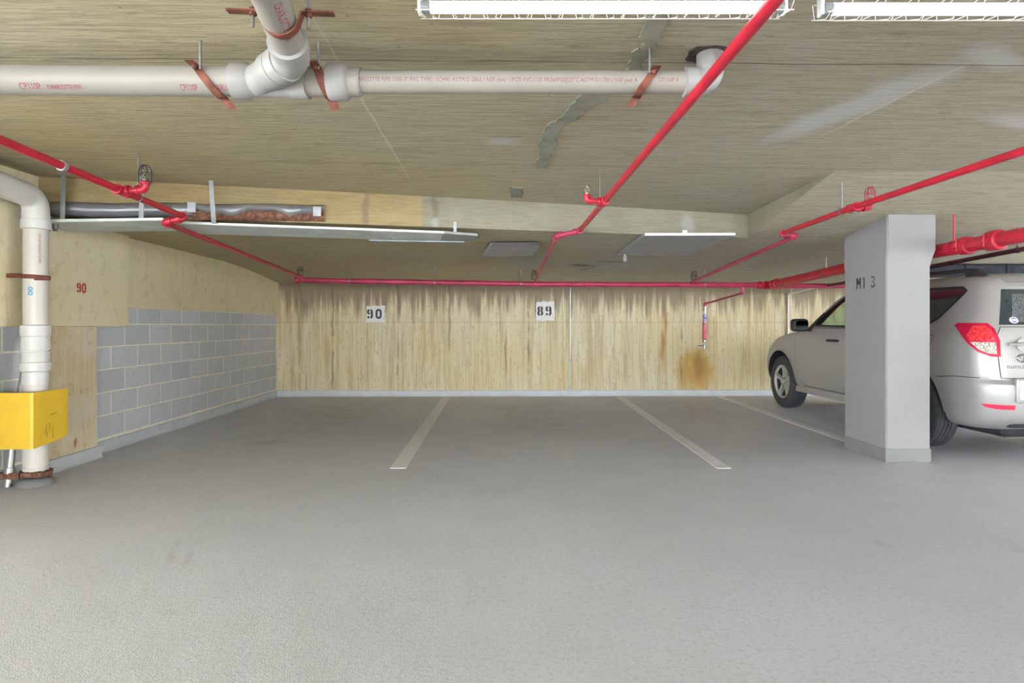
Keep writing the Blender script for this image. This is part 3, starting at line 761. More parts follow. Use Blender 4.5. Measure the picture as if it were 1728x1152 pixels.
# test and drain drop on the back wall
td = thing('test_drain_pipe', 'test drain pipe with sight glass and valve hanging on the stained back wall', 'pipe', (3.2, 9.6, 0.74))
pipe(td, [(3.30, 8.3, 1.675), (3.30, 8.3, 1.575)], 0.018, m_redold)
elbow(td, (3.30, 8.3, 1.565), (0, 0, 1), (0, 1, 0), 0.017, m_redold)
pipe(td, [(3.30, 8.3, 1.565), (3.21, 9.58, 1.46)], 0.015, m_redold)
elbow(td, (3.21, 9.58, 1.46), (0.05, -1, 0.1), (0, 0, -1), 0.017, m_redold)
pipe(td, [(3.21, 9.58, 1.46), (3.205, 9.58, 0.80)], 0.014, m_conduit)
bm = NB(); lathe(bm, [(0.02, 0), (0.03, 0.01), (0.03, 0.06), (0.022, 0.07), (0.03, 0.08), (0.03, 0.12), (0.02, 0.13)], (3.207, 9.58, 1.17), (0, 0, 1), 16)
finish('union_fitting', bm, plain('blue_grey_fitting', (0.22, 0.22, 0.45), 0.4, 0.4), td)
bm = NB(); lathe(bm, [(0.026, 0), (0.036, 0.01), (0.036, 0.25), (0.026, 0.26)], (3.206, 9.58, 0.90), (0, 0, 1), 18)
finish('red_label_sleeve', bm, plain('red_label_wrap', (0.62, 0.10, 0.14), 0.4, var=0.3, scale=30, dirt=(0.7, 0.6, 0.6), dirt_amt=0.8), td)
bm = NB(); lathe(bm, [(0.02, 0), (0.034, 0.012), (0.034, 0.04), (0.02, 0.05)], (3.206, 9.58, 0.85), (0, 0, 1), 16); lathe(bm, [(0.018, 0), (0.026, 0.01), (0.026, 0.07), (0.014, 0.08)], (3.206, 9.58, 0.745), (0, 0, 1), 14)
finish('drain_valve', bm, m_conduit, td)
bm = NB(); box(bm, (3.10, 9.565, 0.795), (3.20, 9.59, 0.81), 0.004, 1); finish('valve_lever', bm, plain('blue_lever', (0.12, 0.14, 0.30), 0.5), td)
for z in (1.02, 1.38):
    bm = NB(); tube(bm, [(3.206, 9.58, z), (3.206, YB, z)], 0.008, 8); finish('wall_bracket', bm, m_rod, td)

# conduits on the back wall
t = thing('wall_conduit', 'thin grey conduit running down the back wall right of sign 89', 'conduit', (1.09, 9.65, 0))
pipe(t, [(1.089, YB - 0.012, 0.0), (1.089, YB - 0.012, 1.76)], 0.012, m_conduit)
for z in (1.32, 0.56):
    bm = NB(); box(bm, (1.062, YB - 0.027, z), (1.116, YB, z + 0.022), 0.003, 1); finish('strap', bm, m_galv, t)
t = thing('wall_conduit', 'white painted conduit bent on the back wall above the car bonnet', 'conduit', (4.57, 9.65, 0.5))
pipe(t, fillet([(4.571, YB - 0.014, 0.1), (4.571, YB - 0.014, 1.615), (4.62, YB - 0.1, 1.63), (4.50, 8.7, 1.66)], 0.03, 5), 0.013, m_white)

# ---------------------------------------------------------------- white drain pipes
def socket(parent, p, ax, r, w, mat=None, name='coupling'):
    bm = NB(); lathe(bm, [(r, -w), (r + 0.010, -w + 0.002), (r + 0.012, -w + 0.01), (r + 0.012, w - 0.004), (r + 0.010, w), (r, w)], p, ax, 32)
    return finish(name, bm, mat or m_pvcf, parent)
R4, R3 = 0.0572, 0.0445
YPV = 2.43
dr = thing('overhead_drain_pipe', 'white plastic drain pipe with red print hanging across the ceiling', 'pipe', (-0.5, YPV, 2.08))
pipe(dr, [(-3.4, YPV, 2.083), (-1.02, YPV, 2.083)], R4, m_pvc, 'wide_pipe', 32)
pipe(dr, [(-1.02, YPV, 2.083), (-0.56, YPV, 2.083)], R4, m_pvc, 'wide_pipe', 32)
pipe(dr, [(-0.60, YPV, 2.084), (0.76, YPV, 2.092)], R3, m_pvc, 'narrow_pipe', 32)
# wye: run, sockets and the angled branch
bm = NB()
lathe(bm, [(R4, 0), (R4 + .011, 0.002), (R4 + .012, 0.062), (R4 + .004, 0.075), (R4 + .004, 0.225), (R4 + .010, 0.237), (R4 + .010, 0.295), (R4, 0.297)], (-1.06, YPV, 2.083), (1, 0, 0), 36)
J = Vector((-0.965, YPV, 2.083)); BR = Vector((0.185, -0.16, 0.018)); bd = BR.normalized()
lathe(bm, [(R4 + .004, 0), (R4 + .004, 0.10), (R4 + .012, 0.115), (R4 + .012, 0.165), (R4 + .002, 0.168)], J, bd, 36)
finish('wye_fitting', bm, m_pvcf, dr)
bm = NB(); lathe(bm, [(R3, -0.012), (R4 + .012, -0.01), (R4 + .016, 0.0), (R4 + .016, 0.055), (R4 + .008, 0.068), (R3 + .012, 0.072), (R3 + .010, 0.118), (R3, 0.12)], (-0.672, YPV, 2.084), (1, 0, 0), 36)
finish('reducer', bm, m_pvcf, dr)
# 45 degree elbow and the pipe that comes from behind
K = J + bd * 0.27; UP = Vector((-0.722, 1.9, 2.150))
ud = (UP - K).normalized()
pipe(dr, [J + bd * 0.14, K], R4, m_pvc, 'branch_pipe', 32)
bm = NB(); tube(bm, fillet([K - bd * 0.10, K, K + ud * 0.10], 0.11, 8), R4 + 0.008, 32)
for d in (-bd, ud): lathe(bm, [(R4 + .002, 0.045), (R4 + .013, 0.05), (R4 + .013, 0.10), (R4 + .004, 0.103)], K, d, 32)
finish('elbow_fitting', bm, m_pvcf, dr)
pipe(dr, [K + ud * 0.05, UP, UP + Vector((0.0, -3.0, 0.02))], R4, m_pvc, 'branch_pipe', 32)
# end elbow up into the broken hole
bm = NB(); tube(bm, fillet([(0.735, YPV, 2.092), (0.835, YPV, 2.092), (0.835, YPV, 2.26)], 0.07, 10), R3 + 0.009, 28)
lathe(bm, [(R3 + .002, 0), (R3 + .013, 0.003), (R3 + .013, 0.05), (R3 + .008, 0.053)], (0.728, YPV, 2.092), (1, 0, 0), 28)
finish('elbow_fitting', bm, m_pvcf, dr)
bm = NB()
pts = [(0.835 + (0.085 + random.uniform(-.012, .012)) * math.cos(a) - 0.012, YPV + (0.075 + random.uniform(-.01, .01)) * math.sin(a), zU(0.83, YPV + 0.07 * math.sin(a)) - 0.004) for a in lin(0, 2 * math.pi, 22)[:-1]]
prism(bm, pts, (0, 0, 0.03)); finish('broken_hole', bm, m_hole, ceiling, smooth=False)
# printed lettering along the pipes
finish('printed_lettering', wrap_text('CHARLOTTE PIPE 7300-3" PVC TYPE1 SCH40 ASTM D-2665 ( NSF-dwv) UPC® PVC1120 PR260PSI@23°C ASTM D-1785 ( NSF-pw) A', 0.0235, (-0.585, YPV, 2.085), (1, 0, 0.004), (0, 0, 1), R3, math.pi / 2 + 0.34, 0.845), m_greypr, dr, smooth=False)
finish('printed_lettering', wrap_text('CP110P 4', 0.0235, (0.615, YPV, 2.091), (1, 0, 0.004), (0, 0, 1), R3, math.pi / 2 + 0.34, 0.845), m_greypr, dr, smooth=False)
finish('printed_lettering', wrap_text('CP110P', 0.036, (-1.86, YPV, 2.083), (1, 0, 0), (0, 0, 1), R4, math.pi / 2 + 0.98, 0.72), m_redpr, dr, smooth=False)
finish('printed_lettering', wrap_text('CHARLOTTE PIPE', 0.028, (-1.755, YPV, 2.083), (1, 0, 0), (0, 0, 1), R4, math.pi / 2 + 0.98, 0.62), m_redpr, dr, smooth=False)
finish('printed_lettering', wrap_text('CP110P', 0.036, (-1.245, YPV, 2.083), (1, 0, 0), (0, 0, 1), R4, math.pi / 2 + 1.0, 0.58), m_redpr, dr, smooth=False)
finish('printed_lettering', wrap_text('CHARLOTTE', 0.036, (-1.135, YPV, 2.083), (1, 0, 0), (0, 0, 1), R4, math.pi / 2 + 1.0, 0.58), m_redpr, dr, smooth=False)
finish('printed_lettering', wrap_text('CHARLOTTE PIPE', 0.040, UP + ud * 0.02, -ud, Vector((0, 0, 1)), R4, 2.75, 0.6), m_redpr, dr, smooth=False)

# rusty strap hangers
def riser_clamp(parent, c, across, up, r, ear, wd, ax, rods, ztop):
    """strap that dips under the pipe with two bolted ears"""
    c = Vector(c); a = Vector(across).normalized(); u = Vector(up).normalized(); x = Vector(ax).normalized()
    prof = [(-ear, 0.35 * r), (-r - 0.030, 0.35 * r), (-r - 0.012, 0.30 * r)] + [(-(r + .003) * math.cos(t), -(r + .003) * math.sin(t)) for t in lin(0.15, math.pi - 0.15, 14)] + [(r + 0.012, 0.30 * r), (r + 0.030, 0.35 * r), (ear, 0.35 * r)]
    bm = NB(); th = 0.006
    top = []; bot = []
    for i, p in enumerate(prof):
        q = prof[max(i - 1, 0)]; s = prof[min(i + 1, len(prof) - 1)]
        d = Vector((s[0] - q[0], s[1] - q[1])).normalized(); n = Vector((-d.y, d.x)) * th
        top.append(p); bot.append((p[0] - n.x, p[1] - n.y))
    V = lambda p, k: bm.verts.new(c + a * p[0] + u * p[1] + x * k)
    rows = [[V(p, -wd / 2) for p in top], [V(p, wd / 2) for p in top], [V(p, wd / 2) for p in bot], [V(p, -wd / 2) for p in bot]]
    for i in range(4):
        A_, B_ = rows[i], rows[(i + 1) % 4]
        for j in range(len(top) - 1): bm.faces.new((A_[j], B_[j], B_[j + 1], A_[j + 1]))
    bm.faces.new([rw[0] for rw in rows]); bm.faces.new([rw[-1] for rw in rows][::-1])
    h = finish('strap_hanger', bm, m_rusty, parent)
    for s in rods:
        q = c + a * s * (r + 0.034) + u * 0.35 * r
        bm = NB(); lathe(bm, [(0.012, 0), (0.012, 0.009)], q, u, 6); lathe(bm, [(0.012, -0.016), (0.012, -0.006)], q, u, 6); finish('nut', bm, m_rusty, h)
        if ztop is not None:
            bm = NB(); tube(bm, [q - Vector((0, 0, 0.055)), (q.x, q.y, ztop)], 0.0055, 8); finish('threaded_rod', bm, m_rod, h)
    return h
riser_clamp(dr, (-0.728, 2.03, 2.136), (1, 0, -0.02), (0, 0, 1), R4, 0.175, 0.03, (0, 1, 0), (-1, 1), 2.232)
def side_strap(parent, x, z, r, tilt, zt):
    """narrow strap seen edge on around the front of a pipe running along X"""
    bm = NB(); pts = []
    prof = [(-r - 0.055, r * 0.55), (-r - 0.020, r * 0.50)] + [(-(r + .004) * math.cos(t), (r + .004) * math.sin(t)) for t in lin(0.5, -math.pi + 0.9, 14)] + [(r * 0.72, -r - 0.012), (r * 0.95, -r - 0.030)]
    wd = 0.017
    for (py, pz) in prof:
        dx = -tilt * (pz / r) * 0.5
        nrm = Vector((0, py, pz)).normalized()
        pts.append((Vector((x + dx, YPV + py, z + pz)), nrm))
    ra = [[bm.verts.new(p + n * o + Vector((s * wd, 0, 0))) for p, n in pts] for s, o in ((-1, 0), (1, 0), (1, .005), (-1, .005))]
    for i in range(4):
        for j in range(len(pts) - 1): bm.faces.new((ra[i][j], ra[(i + 1) % 4][j], ra[(i + 1) % 4][j + 1], ra[i][j + 1]))
    bm.faces.new([q[0] for q in ra]); bm.faces.new([q[-1] for q in ra][::-1])
    h = finish('strap_hanger', bm, m_rusty, parent)
    bm = NB(); tube(bm, [(x, YPV - r - 0.018, z + r * 0.3), (x, YPV - r - 0.018, zt)], 0.0055, 8); finish('threaded_rod', bm, m_rod, h)
    bm = NB(); lathe(bm, [(0.011, 0), (0.011, 0.01), (0.006, 0.014)], (x - tilt * 0.25, YPV - r - 0.014, z + r * 0.45), (0, -1, 0), 6); finish('nut', bm, m_rusty, h)
side_strap(dr, -1.15, 2.083, R4, 0.085, 2.208)
side_strap(dr, -0.70, 2.083, R4, 0.04, 2.208)
side_strap(dr, 0.578, 2.088, R3, -0.065, 2.20)

# ---------------------------------------------------------------- standing drain pipe with yellow guard, left
R6 = 0.076
PX, PY = -3.293, 4.38
sp = thing('standing_drain_pipe', 'white standing drain pipe on the left wall behind the yellow guard', 'pipe', (PX, PY, 0))
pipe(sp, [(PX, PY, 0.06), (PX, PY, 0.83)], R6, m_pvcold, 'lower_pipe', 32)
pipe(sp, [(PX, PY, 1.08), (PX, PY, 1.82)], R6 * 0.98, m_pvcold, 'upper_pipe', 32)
def band(z0, z1, r, name='coupling'):
    bm = NB(); lathe(bm, [(r - .012, z0), (r, z0 + .006), (r + .002, (z0 + z1) / 2), (r, z1 - .006), (r - .012, z1)], (PX, PY, 0), (0, 0, 1), 36); return finish(name, bm, m_pvclightf, sp)
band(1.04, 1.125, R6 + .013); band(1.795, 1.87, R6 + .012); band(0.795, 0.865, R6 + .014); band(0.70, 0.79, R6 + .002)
bm = NB(); lathe(bm, [(R6, 0.84), (R6 + .006, 0.86), (R6 + .006, 0.945), (R6 + .012, 0.96), (R6 + .010, 1.0), (R6 + .004, 1.05)], (PX, PY, 0), (0, 0, 1), 36); finish('offset_fitting', bm, m_pvclightf, sp)
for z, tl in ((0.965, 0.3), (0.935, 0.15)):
    bm = NB(); lathe(bm, [(R6 + .002, -0.012), (R6 + .013, -0.008), (R6 + .013, 0.008), (R6 + .002, 0.012)], (PX, PY, z), (tl * 0.4, -tl, 1), 36); finish('socket_rim', bm, m_pvclightf, sp)
bm = NB(); tube(bm, fillet([(PX, PY, 1.85), (PX, PY, 2.02), (PX - 0.02, PY - 0.6, 2.08)], 0.16, 12), R6 + 0.006, 32); finish('bend', bm, m_pvclightf, sp)
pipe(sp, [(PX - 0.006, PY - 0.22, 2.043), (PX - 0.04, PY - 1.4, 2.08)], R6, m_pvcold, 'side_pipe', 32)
bm = NB(); lathe(bm, [(R6 - .01, 0), (R6 + 0.006, 0.004), (R6 + 0.006, 0.012), (R6 - .01, 0.016)], (PX, PY, 0.11), (0, 0, 1), 32); finish('joint_ring', bm, m_pvclightf, sp)
# clamp at mid height
bm = NB()
box(bm, (PX - 0.165, PY - R6 - 0.012, 1.452), (PX - R6 * 0.5, PY - R6 - 0.002, 1.482), 0.003, 1)
lathe(bm, [(R6 + .001, -0.015), (R6 + .008, -0.013), (R6 + .008, 0.013), (R6 + .001, 0.015)], (PX, PY, 1.462), (0.05, 0, 1), 32)
box(bm, (PX + R6 * 0.5, PY - R6 * 0.9, 1.435), (PX + 0.15, PY - R6 * 0.9 + 0.01, 1.462), 0.003, 1)
finish('riser_clamp', bm, m_rusty, sp)
# printed marks
for zc in (1.375, 1.345):
    bm = NB(); 
    for k in range(12):
        a0, a1 = 2 * math.pi * k / 12, 2 * math.pi * (k + 1) / 12
        q = []
        for a, rr in ((a0, .016), (a1, .016), (a1, .007), (a0, .007)):
            ang = math.pi * 1.5 + 0.25 + rr * math.cos(a) / R6 * 1.0; z = zc + rr * math.sin(a)
            q.append((PX + (R6 + .001) * math.cos(ang), PY + (R6 + .001) * math.sin(ang), z))
        poly(bm, q)
    finish('blue_print_mark', bm, m_blue, sp, smooth=False)
bm = text_bm('CP110P CHARLOTTE PIPE', 0.02, 0.9)
for v in bm.verts:
    ang = math.pi * 1.5 + 0.85 + v.co.y / R6
    v.co = Vector((PX + (R6 + .001) * math.cos(ang), PY + (R6 + .001) * math.sin(ang), 1.76 - v.co.x))
finish('printed_lettering', bm, m_redpr, sp, smooth=False)
# rusty clamp ring and collar on the floor
bm = NB(); lathe(bm, [(R6 + .002, 0.06), (R6 + .02, 0.062), (R6 + .022, 0.095), (R6 + .002, 0.10)], (PX, PY, 0), (0.04, 0.02, 1), 28)
box(bm, (PX - 0.20, PY - 0.10, 0.055), (PX - 0.05, PY - 0.075, 0.098), 0.006, 1); box(bm, (PX + 0.04, PY - 0.09, 0.065), (PX + 0.115, PY - 0.06, 0.10), 0.006, 1)
for v in bm.verts: v.co += Vector((random.uniform(-.003, .003), random.uniform(-.003, .003), random.uniform(-.004, .004)))
finish('rusted_floor_clamp', bm, m_rust, sp)
bm = NB(); lathe(bm, [(R6 + .045, 0.0), (R6 + .04, 0.015), (R6 + .025, 0.035), (R6, 0.05)], (PX, PY, 0), (0, 0, 1), 28); finish('floor_collar', bm, m_colbase, sp)

cp = thing('floor_conduit', 'grey steel conduit leaning up behind the standing drain pipe', 'conduit', (-3.44, 4.37, 0))
pipe(cp, [(-3.425, 4.30, 0.0), (-3.42, 4.36, 0.45), (-3.40, 4.47, 0.98), (-3.40, 4.55, 1.10)], 0.024, m_conduit)
bm = NB(); lathe(bm, [(0.024, 0), (0.031, 0.004), (0.031, 0.05), (0.024, 0.054)], (-3.424, 4.31, 0.08), (0.01, 0.13, 1), 16); finish('coupling', bm, m_conduit, cp)

gd = thing('pipe_guard', 'yellow folded steel guard around the foot of the standing drain pipe', 'guard', (-3.3, 4.2, 0.28))
bm = NB()
pl = [(-3.520, 4.205), (-3.445, 4.192), (-3.425, 4.185), (-3.185, 4.185), (-3.170, 4.195), (-3.155, 4.44), (-3.165, 4.52)]
inn = [(p[0] + 0.0, p[1]) for p in pl]
th = 0.006; outl = pl; inl = [(-3.520, 4.213), (-3.444, 4.200), (-3.424, 4.193), (-3.190, 4.193), (-3.178, 4.200), (-3.163, 4.44), (-3.173, 4.52)]
def zb(i): return 0.283 if i < 5 else (0.31 if i == 5 else 0.33)
n = len(pl)
top_o = [bm.verts.new((x, y, 0.664)) for x, y in outl]; top_i = [bm.verts.new((x, y, 0.664)) for x, y in inl]
bot_o = [bm.verts.new((x, y, zb(i))) for i, (x, y) in enumerate(outl)]; bot_i = [bm.verts.new((x, y, zb(i))) for i, (x, y) in enumerate(inl)]
for i in range(n - 1):
    bm.faces.new((top_o[i], top_o[i + 1], bot_o[i + 1], bot_o[i])); bm.faces.new((top_i[i + 1], top_i[i], bot_i[i], bot_i[i + 1]))
    bm.faces.new((top_o[i], top_i[i], top_i[i + 1], top_o[i + 1])); bm.faces.new((bot_o[i], bot_o[i + 1], bot_i[i + 1], bot_i[i]))
for i in (0, n - 1): bm.faces.new((top_o[i], bot_o[i], bot_i[i], top_i[i]))
finish('guard_plate', bm, m_yellow, gd, angle=0.3)
for z in (0.62, 0.33):
    bm = NB(); lathe(bm, [(0.009, 0), (0.009, 0.004), (0.004, 0.007)], (-3.47, 4.197, z), (0, -1, 0), 6); finish('bolt', bm, m_yellow, gd)
for (y, z, L, a) in ((4.30, 0.40, 0.07, 1.4), (4.33, 0.41, 0.06, 1.5), (4.36, 0.37, 0.08, 1.6), (4.38, 0.50, 0.09, 0.15), (4.31, 0.36, 0.04, 1.5)):
    x = -3.170 + (y - 4.195) / 0.245 * 0.015 + 0.0012
    dy, dz = math.cos(a) * L / 2, math.sin(a) * L / 2; px_, pz_ = -math.sin(a) * 0.002, math.cos(a) * 0.002
    bm = NB(); poly(bm, [(x, y - dy + px_, z - dz + pz_), (x, y + dy + px_, z + dz + pz_), (x, y + dy - px_, z + dz - pz_), (x, y - dy - px_, z - dz - pz_)])
    finish('scratch', bm, m_rust, gd, smooth=False)

# ---------------------------------------------------------------- drip pans, sleeve and panels under the beam
sl = thing('sheet_metal_sleeve', 'buckled grey sheet metal sleeve with rusted lower edge along the beam', 'sleeve', (-2.4, 4.75, 1.92))
def along(s): # point on the beam line, s metres from the left end
    d = Vector((5.685, 0.961)).normalized(); return Vector((-3.43, 4.589)) + d * s
dirb = Vector((5.685, 0.961, 0)).normalized(); nb = Vector((dirb.y, -dirb.x, 0))
bm = NB(); rows = []
for i in range(61):
    s = 0.10 + 1.94 * i / 60; p = along(s); base = Vector((p.x, p.y, 0))
    zt = 2.030 + 0.055 * (s / 2.0) + 0.004 * math.sin(s * 9)
    right = s > 1.08
    low = 0.115 - (0.035 + 0.022 * math.sin(s * 13.0) + 0.012 * math.sin(s * 31)) * (1 if right else 0.1)
    row = []
    for k in range(7):
        f = k / 6; bulge = 0.055 * math.sin(math.pi * (0.12 + 0.80 * f)) + 0.004
        row.append(base + nb * bulge + Vector((0, 0, zt - low * f)))
    rows.append([bm.verts.new(v) for v in row])
for a, b in zip(rows, rows[1:]):
    for k in range(6): bm.faces.new((a[k], b[k], b[k + 1], a[k + 1]))
o = finish('sleeve_sheet', bm, m_sheet, sl); md = o.modifiers.new('thickness', 'SOLIDIFY'); md.thickness = 0.003
bm = NB(); rows = []
for i in range(61):
    s = 1.06 + 0.98 * i / 60; p = along(s); base = Vector((p.x, p.y, 0)); z0 = 1.915 + 0.035 * s / 2
    rows.append([bm.verts.new(base + nb * (0.008 + 0.026 * math.sin(math.pi * k / 5) + random.uniform(0, .008)) + Vector((0, 0, z0 + 0.09 * k / 5))) for k in range(6)])
for a, b in zip(rows, rows[1:]):
    for k in range(5): bm.faces.new((a[k], b[k], b[k + 1], a[k + 1]))
finish('rusted_core', bm, m_rust, sl, angle=1.2)
for s in (1.07, 1.99):
    p = along(s); bm = NB(); c = Vector((p.x, p.y, 0)) + nb * 0.062
    prism(bm, [c - dirb * 0.03 + Vector((0, 0, 1.985)), c + dirb * 0.03 + Vector((0, 0, 1.985)), c + dirb * 0.03 + Vector((0, 0, 2.06)), c - dirb * 0.03 + Vector((0, 0, 2.06))], nb * 0.003)
    finish('joint_band', bm, m_galv, sl, smooth=False)

def pan(name, label, cat, P, z, lip, t, mat, lipmat, sides=(0,), group=None):
    """shallow tray: P = four corners (front left, front right, back right, back left)"""
    c = Vector((sum(p[0] for p in P) / 4, sum(p[1] for p in P) / 4, 0))
    o = thing(name, label, cat, (c.x, c.y, z[0]), group)
    bm = NB(); prism(bm, [(p[0], p[1], z[i]) for i, p in enumerate(P)], (0, 0, t)); finish('tray_bottom', bm, mat, o, smooth=False)
    for i in sides:
        j = (i + 1) % 4; a = Vector((*P[i], z[i])); b = Vector((*P[j], z[j])); d = (b - a).normalized(); n = Vector((d.y, -d.x, 0)) * 0.004
        bm = NB(); prism(bm, [a + n, b + n, b - n, a - n], (0, 0, lip)); finish('edge_lip', bm, lipmat if i == 0 else mat, o, smooth=False)
    return o
p1 = pan('drip_pan', 'short pale green drip pan at the left end of the beam', 'drip pan', [(-3.42, 4.50), (-2.46, 4.48), (-2.60, 4.93), (-3.42, 4.93)], (1.868, 1.882, 1.875, 1.865), 0.02, 0.004, m_pan, m_pan, (0, 1), 'drip pans under the beam')
bm = NB(); lathe(bm, [(0.020, 0), (0.020, 0.03), (0.012, 0.032), (0.014, 0.05)], (-3.30, 4.58, 1.868), (0, 0, -1), 14); finish('drain_spout', bm, m_rod, p1)
p2 = pan('drip_pan', 'long grey drip pan with white front edge hanging below the beam', 'drip pan', [(-2.40, 4.60), (-0.47, 5.00), (-0.55, 5.46), (-2.50, 5.08)], (1.878, 1.872, 1.868, 1.874), 0.018, 0.004, m_pan, m_lip, (0, 1, 3), 'drip pans under the beam')
pe = NB(); prism(pe, [(-0.47, 5.00, 1.872), (-0.20, 5.10, 1.866), (-0.19, 5.33, 1.862), (-0.55, 5.46, 1.866)], (0, 0, 0.02)); finish('crumpled_end', pe, m_galv, p2, smooth=False)
pe = NB(); prism(pe, [(-1.15, 5.34, 1.858), (-0.33, 5.42, 1.856), (-0.33, 5.52, 1.856), (-1.17, 5.44, 1.858)], (0, 0, 0.008)); finish('patch_strip', pe, m_panel, p2, smooth=False)
# flat hanging straps
def strap(label, px0, z1, z0, s0, tiltx=0.0):
    bm = NB(); a = Vector((px0, s0, z1)); b = Vector((px0 + tiltx, s0 - 0.01, z0)); w = Vector((0.017, 0, 0)); n = Vector((0, 0.004, 0))
    prism(bm, [a - w, a + w, b + w, b - w], n); prism(bm, [b - w, b + w, b + w + Vector((0, 0.05, 0)), b - w + Vector((0, 0.05, 0))], (0, 0, 0.004))
    prism(bm, [a - w + Vector((0, -0.03, 0)), a + w + Vector((0, -0.03, 0)), a + w, a - w], (0, 0, -0.004))
    o = finish('hanging_strap', bm, m_galv, smooth=False); tag(o, label, 'strap', 'flat metal straps holding the drip pans')
strap('flat metal strap holding the drip pan, leftmost of the three', -3.20, 2.220, 1.882, 4.52)
strap('flat metal strap behind the red pipe tee, middle of the three', -2.62, 2.219, 1.880, 4.50)
strap('tilted flat metal strap right of the red pipe elbow, rightmost of the three', -2.18, 2.214, 1.888, 4.625, 0.025)
bm = NB(); a = along(2.98); 
prism(bm, [(-0.39, 4.99, 1.88), (-0.365, 4.99, 1.88), (-0.365, 4.99, 1.965), (-0.39, 4.99, 1.965)], (0, 0.006, 0))
o = finish('hanging_strap', bm, m_galv, smooth=False); tag(o, 'short perforated metal strap at the right end of the long drip pan', 'strap')

q2 = pan('drip_tray', 'small square dark grey drip tray left of the middle red pipe', 'drip tray', [(-0.096, 5.82), (0.372, 5.82), (0.330, 6.66), (-0.20, 6.72)], (1.88, 1.88, 1.875, 1.875), 0.03, 0.006, m_panel, m_dkwire, (0, 3), 'flat drip trays under the lower slab')
q3 = pan('drip_tray', 'large dark grey drip tray with white front edge under the lower slab', 'drip tray', [(1.237, 5.24), (2.02, 5.24), (2.06, 6.72), (1.27, 6.66)], (1.893, 1.897, 1.885, 1.885), 0.022, 0.006, m_panel, m_lip, (0, 3), 'flat drip trays under the lower slab')
bm = NB(); lathe(bm, [(0.016, 0), (0.016, 0.03), (0.022, 0.03), (0.022, 0.075), (0.016, 0.08)], (1.33, 6.55, 1.885), (0, 0, -1), 14); finish('drain_spout', bm, m_pvcf, q3)
bm = NB(); tube(bm, fillet([(1.33, 6.55, 1.815), (1.33, 6.60, 1.80), (1.05, 8.0, 1.84)], 0.03, 4), 0.014, 10); finish('drain_hose', bm, m_galv, q3)
bm = NB(); prism(bm, [(1.56, 5.236, 1.90), (1.60, 5.236, 1.90), (1.60, 5.236, 1.94), (1.56, 5.236, 1.94)], (0, -0.003, 0)); finish('clip', bm, m_lip, q3, smooth=False)

# ---------------------------------------------------------------- fluorescent strip lights with wire guards
def strip_light():
    L = 1.19
    o = thing('strip_light', 'lit fluorescent strip light', 'light', (0, 0, 0), 'strip lights on the garage ceiling')
    bm = NB()
    prism(bm, [(0, -0.055, 0.075), (0, 0.055, 0.075), (0, 0.055, 0.035), (0, 0.025, 0.028), (0, -0.025, 0.028), (0, -0.055, 0.035)], (L, 0, 0))
    finish('housing', bm, m_white, o, smooth=False, local=True)
    for y in (-0.055, 0.055):
        bm = NB(); tube(bm, [(0.035, y, 0.0), (L - 0.035, y, 0.0)], 0.019, 16); t = finish('tube', bm, m_tube, o, local=True)
        for x0, x1 in ((0.012, 0.04), (L - 0.04, L - 0.012)):
            bm = NB(); tube(bm, [(x0, y, 0), (x1, y, 0)], 0.0196, 16); finish('end_cap', bm, m_galv, t, local=True)
        for x in (0.0, L - 0.012):
            bm = NB(); box(bm, (x, y - 0.017, -0.022), (x + 0.012, y + 0.017, 0.04), 0.003, 1); finish('lamp_holder', bm, m_white, o, local=True)
    bm = NB()
    n = 23
    for i in range(n + 1):
        x = 0.01 + (L - 0.02) * i / n; d = 0.014 if i % 2 else -0.014
        pts = [(x + d, -0.09, 0.03), (x, -0.105, -0.012), (x - d, -0.06, -0.03), (x, 0, -0.036), (x - d, 0.06, -0.03), (x, 0.105, -0.012), (x + d, 0.09, 0.03)]
        tube(bm, pts, 0.0014, 5)
    for y, z in ((-0.105, -0.012), (0.105, -0.012), (0.09, 0.03), (-0.09, 0.03), (0, -0.036)): tube(bm, [(0, y, z), (L, y, z)], 0.0016, 5)
    finish('wire_guard', bm, m_wire, o, local=True)
    return o
fx = strip_light()
spots = [(-0.27, 1.925, 2.148, -1.0, 'lit strip light with wire guard at the top left of the red middle pipe'),
         (1.03, 1.91, 2.146, -1.0, 'lit strip light with wire guard at the top right of the red middle pipe'),
         (2.36, 1.90, 2.146, -1.0, 'added strip light out of frame on the right, third from the left'), (4.6, 1.90, 2.146, 0, 'added strip light out of frame on the right, fourth from the left'), (6.4, 1.9, 2.146, 0, 'added strip light out of frame on the right, farthest from the left'),  # unseen row lamps, added for more light from the right
         (7.6, 4.9, 1.93, 0, 'lit strip light over the bays to the right of the car')]
for i, (x, y, z, a, lab) in enumerate(spots):
    o = fx if i == 0 else copy_tree(fx)
    o.location = (x, y, z); o.rotation_euler.z = math.radians(a)
    o['label'] = lab

# ---------------------------------------------------------------- silver car (local axes: x across, y forward from the rear axle, z up)
car = thing('car', 'silver compact sport utility car parked nose to the wall behind the white column', 'car', (4.715, 5.64, 0))
CM = Mat('silver_car_paint', 0.48, 0.45)
nz = CM.noise(CM.obj(), 900, 1); CM.col(CM.mix(CM.rng(nz, 0.3, 0.7), (0.38, 0.38, 0.37), (0.46, 0.46, 0.445))); CM.set(Coat_Weight=0.12, Coat_Roughness=0.30); m_paint = CM.m
m_blk = plain('black_car_plastic', (0.025, 0.027, 0.03), 0.5, var=0.15, scale=20)
m_rub = plain('tyre_rubber', (0.045, 0.05, 0.055), 0.8, var=0.2, scale=25, bump=0.2, dirt=(0.12, 0.12, 0.115), dirt_amt=0.5)
m_alloy = plain('alloy_wheel', (0.50, 0.49, 0.46), 0.5, 0.4, var=0.06, scale=15)
m_dark = plain('dark_wheel_well', (0.02, 0.022, 0.025), 0.9, var=0.3, scale=10)
